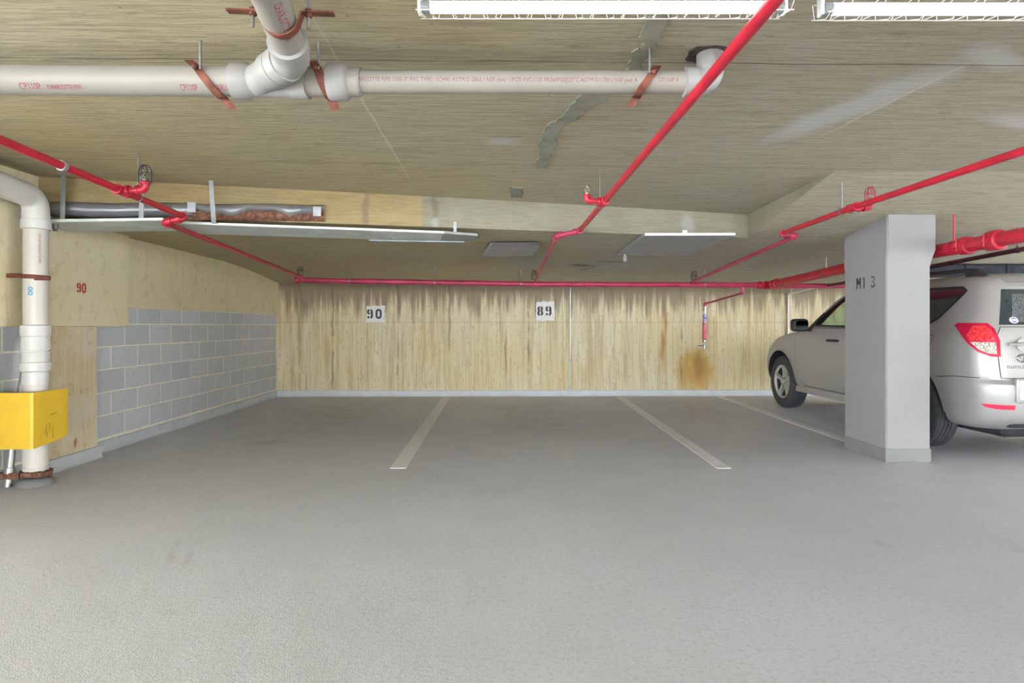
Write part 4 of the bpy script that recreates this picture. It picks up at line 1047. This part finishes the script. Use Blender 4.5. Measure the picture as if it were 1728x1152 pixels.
m_seam = plain('dark_panel_gap', (0.03, 0.03, 0.03), 0.8)
m_inter = plain('grey_car_interior', (0.10, 0.10, 0.10), 0.8, var=0.15, scale=12)
G = Mat('tinted_car_glass', 0.02); G.col((0.62, 0.72, 0.65)).set(Transmission_Weight=1.0, IOR=1.12)
m_glass = G.m
G2 = Mat('dark_privacy_glass', 0.03); G2.col(G2.mix(G2.rng(G2.noise(G2.obj(), 6, 3), .3, .7), (0.020, 0.030, 0.035), (0.035, 0.048, 0.052))).set(IOR=1.5, Coat_Weight=1.0); m_dglass = G2.m
G3 = Mat('dusty_rear_glass', 0.25); g = G3.noise(G3.obj(), 160, 3); G3.col(G3.mix(G3.rng(g, 0.45, 0.62), (0.05, 0.06, 0.065), (0.22, 0.24, 0.24))); m_rglass = G3.m
LR = Mat('red_lamp_lens', 0.12); g = LR.noise(LR.obj(), 45, 2); LR.col(LR.mix(LR.rng(g, .35, .65), (0.62, 0.01, 0.03), (0.80, 0.06, 0.06))).set(Coat_Weight=1.0, Coat_Roughness=0.03); m_lamp = LR.m
m_lampd = plain('deep_red_lens_rim', (0.50, 0.01, 0.05), 0.2, var=0.1, scale=20)
LW = Mat('clear_lamp_lens', 0.15); g = LW.noise(LW.obj(), 90, 3); LW.col(LW.mix(LW.rng(g, .4, .6), (0.25, 0.22, 0.17), (0.72, 0.70, 0.62))).set(Coat_Weight=1.0); m_lampw = LW.m
m_chrome = plain('chrome_badge', (0.40, 0.40, 0.40), 0.2, 0.95, var=0.05)
m_refl = plain('red_bumper_reflector', (0.68, 0.03, 0.08), 0.3, var=0.1, scale=60)

#        z     hw     yr      yf    rr    rf
SL = [(0.27, 0.78, -0.70, 3.20, 0.20, 0.45), (0.31, 0.845, -0.80, 3.36, 0.22, 0.50), (0.38, 0.872, -0.895, 3.47, 0.22, 0.55), (0.50, 0.892, -0.925, 3.53, 0.21, 0.58),
      (0.60, 0.900, -0.935, 3.545, 0.20, 0.60), (0.655, 0.902, -0.930, 3.535, 0.20, 0.60), (0.69, 0.903, -0.895, 3.51, 0.20, 0.60), (0.78, 0.905, -0.885, 3.45, 0.20, 0.60),
      (0.86, 0.905, -0.880, 3.36, 0.20, 0.60), (0.93, 0.903, -0.872, 3.22, 0.20, 0.58), (0.98, 0.898, -0.865, 3.02, 0.20, 0.56), (1.02, 0.890, -0.858, 2.76, 0.19, 0.52),
      (1.05, 0.880, -0.852, 2.46, 0.18, 0.46), (1.075, 0.868, -0.846, 2.27, 0.17, 0.36), (1.10, 0.853, -0.838, 2.19, 0.16, 0.30), (1.20, 0.812, -0.800, 2.06, 0.15, 0.28),
      (1.32, 0.762, -0.755, 1.91, 0.15, 0.28), (1.42, 0.720, -0.715, 1.77, 0.15, 0.28), (1.48, 0.690, -0.690, 1.65, 0.15, 0.28), (1.52, 0.655, -0.650, 1.54, 0.16, 0.28),
      (1.55, 0.600, -0.560, 1.36, 0.20, 0.32), (1.572, 0.50, -0.42, 1.08, 0.25, 0.35), (1.583, 0.33, -0.20, 0.50, 0.25, 0.30)]
def pchip(xs, ys, x):
    n = len(xs); d = [(ys[i + 1] - ys[i]) / (xs[i + 1] - xs[i]) for i in range(n - 1)]
    m = [d[0]] + [0 if d[i - 1] * d[i] <= 0 else 2 * d[i - 1] * d[i] / (d[i - 1] + d[i]) for i in range(1, n - 1)] + [d[-1]]
    i = max(0, min(n - 2, next((k for k in range(n - 1) if x <= xs[k + 1]), n - 2)))
    h = xs[i + 1] - xs[i]; t = (x - xs[i]) / h
    return (2*t**3-3*t**2+1)*ys[i] + (t**3-2*t**2+t)*h*m[i] + (-2*t**3+3*t**2)*ys[i+1] + (t**3-t**2)*h*m[i+1]
ZS = [s[0] for s in SL]
def outline(z, inset=0.0):
    hw, yr, yf, rr, rf = (pchip(ZS, [s[k] for s in SL], z) for k in range(1, 6))
    hw -= inset; yr += inset; yf -= inset
    rr = max(min(rr, hw * 0.95), 0.03); rf = max(min(rf, hw * 0.95), 0.03)
    P = []
    def corner(cx, cy, r, a0):
        for k in range(9): a = math.radians(a0 + 90 * k / 8); P.append((cx + r * math.cos(a), cy + r * math.sin(a)))
    def edge(a, b, n):
        for k in range(1, n): P.append((a[0] + (b[0] - a[0]) * k / n, a[1] + (b[1] - a[1]) * k / n))
    # front keeps a gentle bow
    corner(hw - rf, yf - rf, rf, 0); a = P[-1]; edge(a, (-(hw - rf), yf), 8)
    corner(-(hw - rf), yf - rf, rf, 90); a = P[-1]; edge(a, (-hw, yr + rr), 26)
    corner(-(hw - rr), yr + rr, rr, 180); a = P[-1]; edge(a, (hw - rr, yr), 12)
    corner(hw - rr, yr + rr, rr, 270); a = P[-1]; edge(a, (hw, yf - rf), 26)
    return P
def stack(levels, inset=0.0):
    bm = NB(); rings = []
    for z in levels: rings.append([bm.verts.new((x, y, z)) for x, y in outline(z, inset)])
    n = len(rings[0])
    for a, b in zip(rings, rings[1:]):
        for i in range(n): bm.faces.new((a[i], a[(i + 1) % n], b[(i + 1) % n], b[i]))
    bm.faces.new(rings[0][::-1]); bm.faces.new(rings[-1])
    bmesh.ops.recalc_face_normals(bm, faces=bm.faces)
    return bm
levels = []
for a, b in zip(ZS, ZS[1:]): levels += [a, (a + b) / 2]
levels.append(ZS[-1])
bm = stack(levels)
BV = BVHTree.FromBMesh(bm)
me_body = bpy.data.meshes.new('body'); bm.to_mesh(me_body); bm.free()
me_body.materials.append(m_paint)
body = bpy.data.objects.new('body', me_body); C.objects.link(body)
cut = NB()
for y in (0.0, 2.66):
    for s in (-1, 1): lathe(cut, [(0.415, 0.0), (0.415, 0.5)], (s * 0.60, y, 0.37), (s, 0, 0), 48)
bmesh.ops.recalc_face_normals(cut, faces=cut.faces)
def cutter(bm_, mat):
    bmesh.ops.recalc_face_normals(bm_, faces=bm_.faces)
    me = bpy.data.meshes.new('cut'); bm_.to_mesh(me); bm_.free(); me.materials.append(mat)
    o = bpy.data.objects.new('cut', me); C.objects.link(o); return o
cavity = stack([0.97, 1.03, 1.08, 1.12, 1.2, 1.3, 1.4, 1.46, 1.50], 0.055)
for v in cavity.verts: v.co.y = min(v.co.y, 2.10) if v.co.z < 1.11 else v.co.y
WIN = {'front': [(1.88, 1.118), (1.02, 1.105), (1.02, 1.468), (1.28, 1.464), (1.43, 1.435), (1.62, 1.32)],
       'rear': [(0.94, 1.105), (0.10, 1.112), (0.06, 1.25), (0.08, 1.462), (0.94, 1.468)],
       'quarter': [(0.00, 1.125), (-0.17, 1.135), (-0.27, 1.19), (-0.47, 1.415), (-0.40, 1.45), (0.02, 1.458)]}
wcut = NB()
for w in ('front', 'rear'): prism(wcut, [(-1.2, y, z) for y, z in WIN[w]], (2.4, 0, 0))
scr = NB(); prism(scr, [(-0.66, 1.3, 1.125), (0.66, 1.3, 1.125), (0.56, 1.3, 1.455), (-0.56, 1.3, 1.455)], (0, 1.5, 0))
cutters = [cutter(cut, m_dark), cutter(cavity, m_inter), cutter(wcut, m_blk), cutter(scr, m_blk)]
for c_ in cutters:
    md = body.modifiers.new('cut', 'BOOLEAN'); md.operation = 'DIFFERENCE'; md.object = c_; md.solver = 'EXACT'; md.material_mode = 'TRANSFER'
dg = bpy.context.evaluated_depsgraph_get()
me2 = bpy.data.meshes.new_from_object(body.evaluated_get(dg))
bpy.data.objects.remove(body, do_unlink=True)
for c_ in cutters: bpy.data.objects.remove(c_, do_unlink=True)
me2.name = 'body'
me2.polygons.foreach_set('use_smooth', [True] * len(me2.polygons)); me2.set_sharp_from_angle(angle=0.55)
body = bpy.data.objects.new('body', me2); C.objects.link(body); body.parent = car

# things that follow the body surface: cut from a flat outline and laid on the skin
def frame(direction):
    d = Vector(direction).normalized(); u = d.cross(Vector((0, 0, 1))).normalized(); return d, u
def hit(s, z, d, u):
    o = u * s + Vector((0, 0, z)) - d * 6
    loc, nrm, i, dist = BV.ray_cast(o, d)
    if loc is None: return None, None
    return loc, (nrm if nrm.dot(d) < 0 else -nrm)
def subdiv(P, step):
    out = []
    for a, b in zip(P, P[1:] + P[:1]):
        n = max(1, int(math.hypot(b[0] - a[0], b[1] - a[1]) / step))
        for k in range(n): out.append((a[0] + (b[0] - a[0]) * k / n, a[1] + (b[1] - a[1]) * k / n))
    return out
def skin_panel(name, P, direction, mat, off=0.003, thick=0.006, step=0.04, parent=None):
    d, u = frame(direction)
    B = subdiv(P, step); n = len(B)
    xs = [p[0] for p in B]; zs = [p[1] for p in B]; G_ = []
    def inside(x, z):
        c = False
        for i in range(n):
            a, b = B[i], B[(i + 1) % n]
            if (a[1] > z) != (b[1] > z) and x < (b[0] - a[0]) * (z - a[1]) / (b[1] - a[1]) + a[0]: c = not c
        return c
    x = min(xs) + step / 2
    while x < max(xs):
        z = min(zs) + step / 2
        while z < max(zs):
            if inside(x, z) and min(math.hypot(x - b[0], z - b[1]) for b in B) > step * 0.45: G_.append((x, z))
            z += step
        x += step
    vs, es, fs, _, _, _ = delaunay_2d_cdt([Vector(p) for p in B + G_], [(i, (i + 1) % n) for i in range(n)], [], 1, 1e-5)
    bm = NB(); top = {}; bot = {}
    for i, v in enumerate(vs):
        loc, nr = hit(v.x, v.y, d, u)
        if loc is None: continue
        top[i] = bm.verts.new(loc + nr * off); bot[i] = bm.verts.new(loc + nr * (off - thick))
    cnt = {}
    for f in fs:
        if not all(i in top for i in f): continue
        bm.faces.new([top[i] for i in f]); bm.faces.new([bot[i] for i in reversed(f)])
        for a, b in zip(f, list(f[1:]) + [f[0]]): cnt[(a, b)] = 1
    for (a, b) in list(cnt):
        if (b, a) not in cnt: bm.faces.new((top[b], top[a], bot[a], bot[b]))
    return finish(name, bm, mat, parent or car, local=True, angle=0.7)
def skin_line(name, P, direction, mat, w=0.006, off=0.0015, closed=False, parent=None, step=0.03):
    d, u = frame(direction)
    Q = subdiv(P, step) if closed else subdiv(P + [P[-1]], step)[:]
    if not closed: Q = [q for q in Q if True]; Q.append(P[-1]) if Q[-1] != P[-1] else None
    if not closed:
        Q = []
        for a, b in zip(P, P[1:]):
            n = max(1, int(math.hypot(b[0] - a[0], b[1] - a[1]) / step))
            Q += [(a[0] + (b[0] - a[0]) * k / n, a[1] + (b[1] - a[1]) * k / n) for k in range(n)]
        Q.append(P[-1])
    bm = NB(); prev = None; first = None; n = len(Q)
    for i, p in enumerate(Q):
        a = Q[(i - 1) % n] if closed else Q[max(i - 1, 0)]; b = Q[(i + 1) % n] if closed else Q[min(i + 1, n - 1)]
        t = Vector((b[0] - a[0], b[1] - a[1])); t = t.normalized() if t.length else Vector((1, 0)); q = Vector((-t.y, t.x)) * w / 2
        l1, n1 = hit(p[0] + q.x, p[1] + q.y, d, u); l2, n2 = hit(p[0] - q.x, p[1] - q.y, d, u)
        if l1 is None or l2 is None: prev = None; continue
        cur = (bm.verts.new(l1 + n1 * off), bm.verts.new(l2 + n2 * off))
        if prev: bm.faces.new((prev[0], prev[1], cur[1], cur[0]))
        if first is None: first = cur
        prev = cur
    if closed and prev and first: bm.faces.new((prev[0], prev[1], first[1], first[0]))
    return finish(name, bm, mat, parent or car, local=True, smooth=False)
SIDEL = (1, 0, 0)      # looking at the left flank: frame u = -y
SIDER = (-1, 0, 0)     # u = +y
REAR = (0, 1, 0)       # u = +x
fl_ = lambda P: [(-y, z) for y, z in P]
def both(name, P, mat, **kw):
    a = skin_panel(name, fl_(P), SIDEL, mat, **kw); b = skin_panel(name, P, SIDER, mat, **kw); return a, b
for k, m in (('front', m_glass), ('rear', m_dglass), ('quarter', m_dglass)):
    both('side_window', WIN[k], m, off=0.0 if k != 'quarter' else 0.002, thick=0.004)
    for D, F in ((SIDEL, fl_), (SIDER, lambda P: P)): skin_line('window_seal', F(WIN[k]), D, m_blk, 0.022, 0.0025, True)
skin_panel('windscreen', [(-0.66, 1.125), (0.66, 1.125), (0.56, 1.455), (-0.56, 1.455)], (0, -1, 0), m_glass, off=0.0, thick=0.004)
DF = [(1.02, 1.085), (1.05, 0.86), (1.04, 0.60), (1.08, 0.40), (1.14, 0.36), (2.02, 0.365), (2.14, 0.42), (2.18, 0.52), (2.205, 0.68), (2.235, 0.85), (2.22, 0.99), (2.14, 1.04), (1.95, 1.085)]
DR = [(0.99, 1.085), (1.02, 0.86), (1.01, 0.60), (1.05, 0.40), (0.98, 0.36), (0.52, 0.365), (0.44, 0.45), (0.40, 0.62), (0.27, 0.80), (0.14, 0.90), (0.08, 1.085)]
for P, nm in ((DF, 'front_door'), (DR, 'rear_door')):
    for D, F in ((SIDEL, fl_), (SIDER, lambda P: P)):
        dd = skin_panel(nm, F(P), D, m_paint, off=0.004, thick=0.006)
        skin_line('door_gap', F(P), D, m_seam, 0.016, 0.0016, True, dd)
        hx = 1.30 if nm == 'front_door' else 0.36
        loc, nr = hit(F([(hx, 0.945)])[0][0], 0.945, *frame(D)); s = -1 if loc.x < 0 else 1
        bm = NB(); lathe(bm, [(0.0, 0.0), (0.05, 0.001), (0.05, 0.006), (0.0, 0.007)], loc, (s, 0, 0), 16); finish('handle_cup', bm, m_paint, dd, local=True)
        bm = NB(); tube(bm, fillet([loc + Vector((0, -0.10, 0)), loc + Vector((s * 0.04, -0.08, 0.004)), loc + Vector((s * 0.04, 0.08, 0.004)), loc + Vector((0, 0.10, 0))], 0.02, 4), 0.014, 8); finish('door_handle', bm, m_blk, dd, local=True)
for D, F in ((SIDEL, fl_), (SIDER, lambda P: P)):
    skin_line('lower_crease', F([(0.55, 0.50), (2.15, 0.475)]), D, m_paint, 0.03, 0.012)
    # arch lip
    for y0 in (0.0, 2.66):
        skin_line('wheel_arch_lip', F([(y0 + 0.43 * math.cos(a), 0.37 + 0.43 * math.sin(a)) for a in lin(0.02, math.pi - 0.02, 20)]), D, m_paint, 0.035, 0.010)
    skin_line('bumper_gap', F([(-0.80, 0.70), (-0.55, 0.695), (-0.36, 0.675)]), D, m_seam, 0.006)
    skin_line('bumper_gap', F([(3.0, 0.78), (3.12, 0.75), (3.25, 0.70)]), D, m_seam, 0.006)
    skin_line('fuel_flap_gap', F([(-0.30, 1.03), (-0.14, 1.05), (-0.14, 0.90), (-0.25, 0.90)]), D, m_seam, 0.005, closed=True)
# sill
for s in (-1, 1):
    bm = NB(); box(bm, (s * 0.87 - 0.02, 0.42, 0.27), (s * 0.87 + 0.02, 2.24, 0.345), 0.012, 2); finish('sill', bm, m_paint, car, local=True)
# tail: hatch, glass, lamps
HT = [(-0.765, 0.705), (0.765, 0.705), (0.775, 0.87), (0.775, 1.02), (0.73, 1.105), (-0.73, 1.105), (-0.775, 1.02), (-0.775, 0.87)]
hatch = skin_panel('tailgate', HT, REAR, m_paint, off=0.004, thick=0.006)
skin_line('tailgate_gap', HT, REAR, m_seam, 0.012, 0.0015, True, hatch)
RG = [(-0.735, 1.125), (0.735, 1.125), (0.625, 1.415), (-0.625, 1.415)]
rg = skin_panel('rear_window', RG, REAR, m_dglass, off=0.004, thick=0.006)
skin_panel('dusty_glass', [(-0.63, 1.145), (0.63, 1.145), (0.56, 1.375), (-0.56, 1.375)], REAR, m_rglass, off=0.0055, thick=0.002, parent=rg)
def disc(s, z, rx, rz, r0=0.0):
    return [(s + rx * math.cos(a), z + rz * math.sin(a)) for a in lin(0, 2 * math.pi, 28)[:-1]]
st = skin_panel('oval_sticker', disc(-0.615, 1.16, 0.036, 0.026), REAR, plain('white_sticker', (0.72, 0.72, 0.74), 0.4), off=0.008, thick=0.002, step=0.02, parent=rg)
skin_panel('sticker_upper_band', [(-0.615 + 0.026 * math.cos(a), 1.16 + 0.02 * math.sin(a)) for a in lin(0.35, math.pi - 0.35, 12)], REAR, plain('violet_sticker_ink', (0.18, 0.15, 0.50), 0.4), off=0.0095, thick=0.001, step=0.015, parent=rg)
skin_panel('sticker_lower_band', [(-0.615 + 0.026 * math.cos(a), 1.16 + 0.02 * math.sin(a)) for a in lin(math.pi + 0.35, 2 * math.pi - 0.35, 12)], REAR, plain('violet_sticker_ink', (0.18, 0.15, 0.50), 0.4), off=0.0095, thick=0.001, step=0.015, parent=rg)
bm = NB(); tube(bm, [(-0.40, -0.86, 1.13), (-0.46, -0.855, 1.155), (-0.50, -0.83, 1.21), (-0.43, -0.76, 1.37)], 0.006, 6); finish('rear_wiper', bm, m_blk, rg, local=True)
# roof spoiler
bm = NB(); prof = [(-0.66, 1.515), (-0.735, 1.465), (-0.74, 1.452), (-0.70, 1.442), (-0.62, 1.47)]
prism(bm, [(-0.60, y, z) for y, z in prof], (1.20, 0, 0))
for s in (-1, 1): prism(bm, [(s * 0.60, y, z) for y, z in prof], (s * 0.075, 0.09, -0.045))
finish('roof_spoiler', bm, m_paint, car, local=True)
DL = (1, 1, 0); DRt = (-1, 1, 0)
LAMP = [(-0.245, 1.118), (-0.225, 1.138), (-0.01, 1.136), (0.035, 1.09), (0.068, 1.0), (0.075, 0.87), (0.02, 0.872), (-0.06, 0.905), (-0.13, 0.97), (-0.20, 1.06)]
CLEAR = [(-0.115, 0.985), (0.045, 0.985), (0.052, 0.892), (0.005, 0.895), (-0.055, 0.925)]
UPP = [(-0.10, 1.115), (-0.015, 1.115), (0.015, 1.08), (0.045, 0.998), (-0.13, 0.998), (-0.14, 1.03)]
def lamp_frame(P, sgn): # u for DL is (1,-1)/sqrt2 ; body corner sits near s = (x - y)/sqrt2
    return [(sgn * s, z) for s, z in P]
for D, sg in ((DL, 1), (DRt, -1)):
    tl = skin_panel('tail_lamp', lamp_frame(LAMP, sg), D, m_lampd, off=0.010, thick=0.014, step=0.025)
    skin_panel('red_lens', lamp_frame(UPP, sg), D, m_lamp, off=0.014, thick=0.004, step=0.025, parent=tl)
    skin_panel('clear_lens', lamp_frame(CLEAR, sg), D, m_lampw, off=0.014, thick=0.004, step=0.02, parent=tl)
# tailgate fittings
bm = NB(); tube(bm, fillet([(-0.70, -0.885, 0.972), (-0.66, -0.93, 0.974), (-0.44, -0.93, 0.974), (-0.40, -0.885, 0.972)], 0.03, 4), 0.014, 10); finish('tailgate_handle', bm, m_paint, hatch, local=True)
bm = NB(); lathe(bm, [(0, 0), (0.055, 0.0), (0.06, 0.004), (0.045, 0.008), (0, 0.004)], (-0.585, -0.884, 0.968), (0, -1, 0), 20); finish('handle_cup', bm, m_paint, hatch, local=True)
bm = NB()
ex, ez, ey = -0.595, 0.862, -0.889
for rx, rz, cx, cz, w in ((0.050, 0.032, 0, 0, 0.0042), (0.030, 0.011, 0, 0.013, 0.0034), (0.011, 0.030, 0, 0.001, 0.0034)):
    tube(bm, [(ex + cx + rx * math.cos(a), ey, ez + cz + rz * math.sin(a)) for a in lin(0, 2 * math.pi, 32)], w, 6)
finish('oval_emblem', bm, m_chrome, hatch, local=True)
def badge(txt, x, z, size, sq=1.0):
    bm = text_bm(txt, size, sq, 0.0006)
    for v in bm.verts: v.co = Vector((x + v.co.x, -0.8935, z + v.co.y))
    ex_ = bmesh.ops.extrude_face_region(bm, geom=bm.faces[:]); bmesh.ops.translate(bm, verts=[v for v in ex_['geom'] if isinstance(v, bmesh.types.BMVert)], vec=(0, 0.006, 0))
    finish('badge_lettering', bm, m_chrome, hatch, local=True, smooth=False)
badge('TOYOTA', -0.728, 0.782, 0.030, 0.98); badge('RAV4', -0.60, 0.782, 0.036, 1.1)
# rear bumper details
bm = NB(); box(bm, (-0.70, -0.945, 0.515), (-0.335, -0.928, 0.705), 0.02, 2); pr = finish('plate_recess', bm, m_paint, car, local=True)
bm = NB(); box(bm, (-0.672, -0.951, 0.538), (-0.367, -0.944, 0.690), 0.006, 1)
PM = Mat('blurred_number_plate', 0.5); v = PM.obj(); b1 = PM.blob(v, (-0.575, -0.95, 0.60), (0.11, 9, 0.045), 0, 'Y', 0.9, 0.05, 18); b2 = PM.blob(v, (-0.63, -0.95, 0.665), (0.02, 9, 0.012), 0, 'Y', 0.9, 0.02, 30)
PM.col(PM.mix(PM.ma('MULTIPLY', b2, 0.5), PM.mix(PM.ma('MULTIPLY', b1, 0.45), (0.66, 0.67, 0.70), (0.30, 0.38, 0.66)), (0.60, 0.20, 0.15)))
finish('number_plate', bm, PM.m, pr, local=True)
SAIL = [(2.02, 1.085), (1.86, 1.09), (1.70, 1.265), (1.76, 1.275)]
for D, F in ((SIDEL, fl_), (SIDER, lambda P: P)): skin_panel('sail_panel', F(SAIL), D, m_blk, off=0.005, thick=0.006, step=0.03)
for sgn in (-1, 1):
    P = [(-0.868, 0.497), (-0.690, 0.494), (-0.690, 0.458), (-0.80, 0.460), (-0.85, 0.472)]
    skin_panel('bumper_reflector', [(-sgn * s, z) for s, z in P] if sgn == 1 else P, REAR, m_refl, off=0.006, thick=0.008, step=0.03)
bm = NB(); box(bm, (-0.60, -0.70, 0.20), (0.60, 3.0, 0.30), 0.03, 1); finish('underbody', bm, m_dark, car, local=True)
bm = NB(); box(bm, (-0.66, -0.84, 0.30), (0.66, -0.5, 0.39), 0.03, 2); tube(bm, [(-0.55, -0.86, 0.345), (-0.30, -0.87, 0.33), (0.3, -0.87, 0.33)], 0.02, 8); finish('tow_beam', bm, m_dark, car, local=True)
# roof rails
for s in (-1, 1):
    bm = NB(); pts = [(s * 0.585, -0.50, 1.545), (s * 0.585, -0.36, 1.605), (s * 0.585, 0.3, 1.62), (s * 0.585, 0.85, 1.605), (s * 0.585, 1.0, 1.55)]
    tube(bm, fillet(pts, 0.06, 5), 0.018, 10)
    for y0, y1 in ((-0.52, -0.30), (0.80, 1.02)): prism(bm, [(s * 0.585 - 0.022, y0, 1.535), (s * 0.585 - 0.022, y1, 1.545), (s * 0.585 - 0.022, y1 - 0.03, 1.61), (s * 0.585 - 0.022, y0 + 0.08, 1.61)], (0.044, 0, 0))
    finish('roof_rail', bm, m_blk, car, local=True)
# mirrors
for s in (-1, 1):
    c = Vector((s * 1.01, 1.88, 1.118))
    bm = NB(); vv = box(bm, c - Vector((0.10, 0.055, 0.075)), c + Vector((0.095, 0.075, 0.085)), 0.05, 5); mi = finish('door_mirror', bm, m_blk, car, local=True)
    bm = NB(); prism(bm, [c + Vector((0.078 * math.copysign(abs(math.cos(a)) ** 0.55, math.cos(a)), -0.0575, 0.004 + 0.056 * math.copysign(abs(math.sin(a)) ** 0.55, math.sin(a)))) for a in lin(0, 2 * math.pi, 28)[:-1]], (0, 0.004, 0)); finish('mirror_glass', bm, plain('mirror_silver', (0.30, 0.34, 0.36), 0.06, 1.0, var=0.02), mi, local=True)
    bm = NB(); tube(bm, [c + Vector((-s * 0.07, 0, -0.045)), c + Vector((-s * 0.15, -0.02, -0.055))], 0.024, 8); finish('mirror_arm', bm, m_blk, mi, local=True)
# seats
for x in (-0.38, 0.38):
    for y in (1.05, 0.25):
        bm = NB(); box(bm, (x - 0.24, y - 0.16, 0.95), (x + 0.24, y, 1.20), 0.05, 3); s_ = finish('seat_back', bm, m_inter, car, local=True)
        bm = NB(); box(bm, (x - 0.13, y - 0.18, 1.22), (x + 0.13, y - 0.08, 1.40), 0.035, 3); finish('headrest', bm, m_inter, s_, local=True)
# wheels
def wheel(y, s):
    o = Vector((s * 0.67, y, 0.355)); ax = Vector((s, 0, 0))
    w = bpy.data.objects.new('wheel', None)
    bm = NB(); R = 0.355
    prof = [(0.225, 0.0), (0.27, -0.004), (0.325, 0.004), (0.345, 0.018)]
    for k in range(5):
        t0 = 0.025 + k * 0.034
        prof += [(R - (0.004 if k in (0, 4) else 0), t0), (R - (0.004 if k in (0, 4) else 0), t0 + 0.024), (R - 0.010, t0 + 0.026), (R - 0.010, t0 + 0.032)]
    prof += [(0.345, 0.200), (0.325, 0.212), (0.27, 0.216), (0.228, 0.206), (0.222, 0.10)]
    lathe(bm, prof, o, ax, 56, closed=True)
    ty = finish('wheel', bm, m_rub, car, local=True, angle=0.8)
    bm = NB(); lathe(bm, [(0.228, 0.204), (0.222, 0.208), (0.212, 0.200), (0.200, 0.185), (0.200, 0.18), (0.21, 0.18), (0.224, 0.18)], o, ax, 48, closed=True); finish('rim', bm, m_alloy, ty, local=True)
    bm = NB(); lathe(bm, [(0.0, 0.10), (0.205, 0.10), (0.205, 0.12), (0.0, 0.12)], o, ax, 32); finish('brake_disc', bm, m_dark, ty, local=True)
    for k in range(5):
        a = math.pi / 2 + 2 * math.pi * k / 5; e1 = Vector((0, math.cos(a), math.sin(a))); e2 = Vector((0, -math.sin(a), math.cos(a)))
        bm = NB()
        sec = [(0.04, 0.034, 0.185, 0.05), (0.10, 0.021, 0.188, 0.05), (0.16, 0.023, 0.192, 0.045), (0.207, 0.036, 0.198, 0.04)]
        rows = [[bm.verts.new(o + e1 * r_ + e2 * q * hw_ + ax * (tt - (0.0 if q0 else th_))) for q, q0 in ((-1, 0), (-0.75, 1), (-0.2, 1), (0.0, 0.0) if False else (0.2, 1), (0.75, 1), (1, 0))] for r_, hw_, tt, th_ in sec]
        for A_, B_ in zip(rows, rows[1:]):
            for j in range(6): bm.faces.new((A_[j], A_[(j + 1) % 6], B_[(j + 1) % 6], B_[j]))
        bm.faces.new(rows[0]); bm.faces.new(rows[-1][::-1])
        finish('spoke', bm, m_alloy, ty, local=True)
        bm = NB(); lathe(bm, [(0.010, 0), (0.010, 0.016), (0.006, 0.02)], o + e1 * 0.0 + (e1 * math.cos(0.63) + e2 * math.sin(0.63)) * 0.055 + ax * 0.175, ax, 6); finish('wheel_nut', bm, m_rod, ty, local=True)
    bm = NB(); lathe(bm, [(0.0, 0.215), (0.025, 0.213), (0.034, 0.203), (0.036, 0.175), (0.075, 0.172), (0.08, 0.13), (0.0, 0.13)], o, ax, 24); finish('hub', bm, m_alloy, ty, local=True)
for y in (0.0, 2.66):
    for s in (-1, 1): wheel(y, s)
# head lamps at the nose
for sgn in (-1, 1):
    P = [(3.02, 0.80), (3.05, 0.90), (3.22, 0.86), (3.34, 0.76), (3.22, 0.74)]
    skin_panel('head_lamp', fl_(P) if sgn < 0 else P, SIDEL if sgn < 0 else SIDER, m_lampw, off=0.006, thick=0.01, step=0.04)
skin_panel('grille', [(-0.35, 0.70), (0.35, 0.70), (0.38, 0.82), (-0.38, 0.82)], (0, -1, 0), m_blk, off=0.006, thick=0.01)
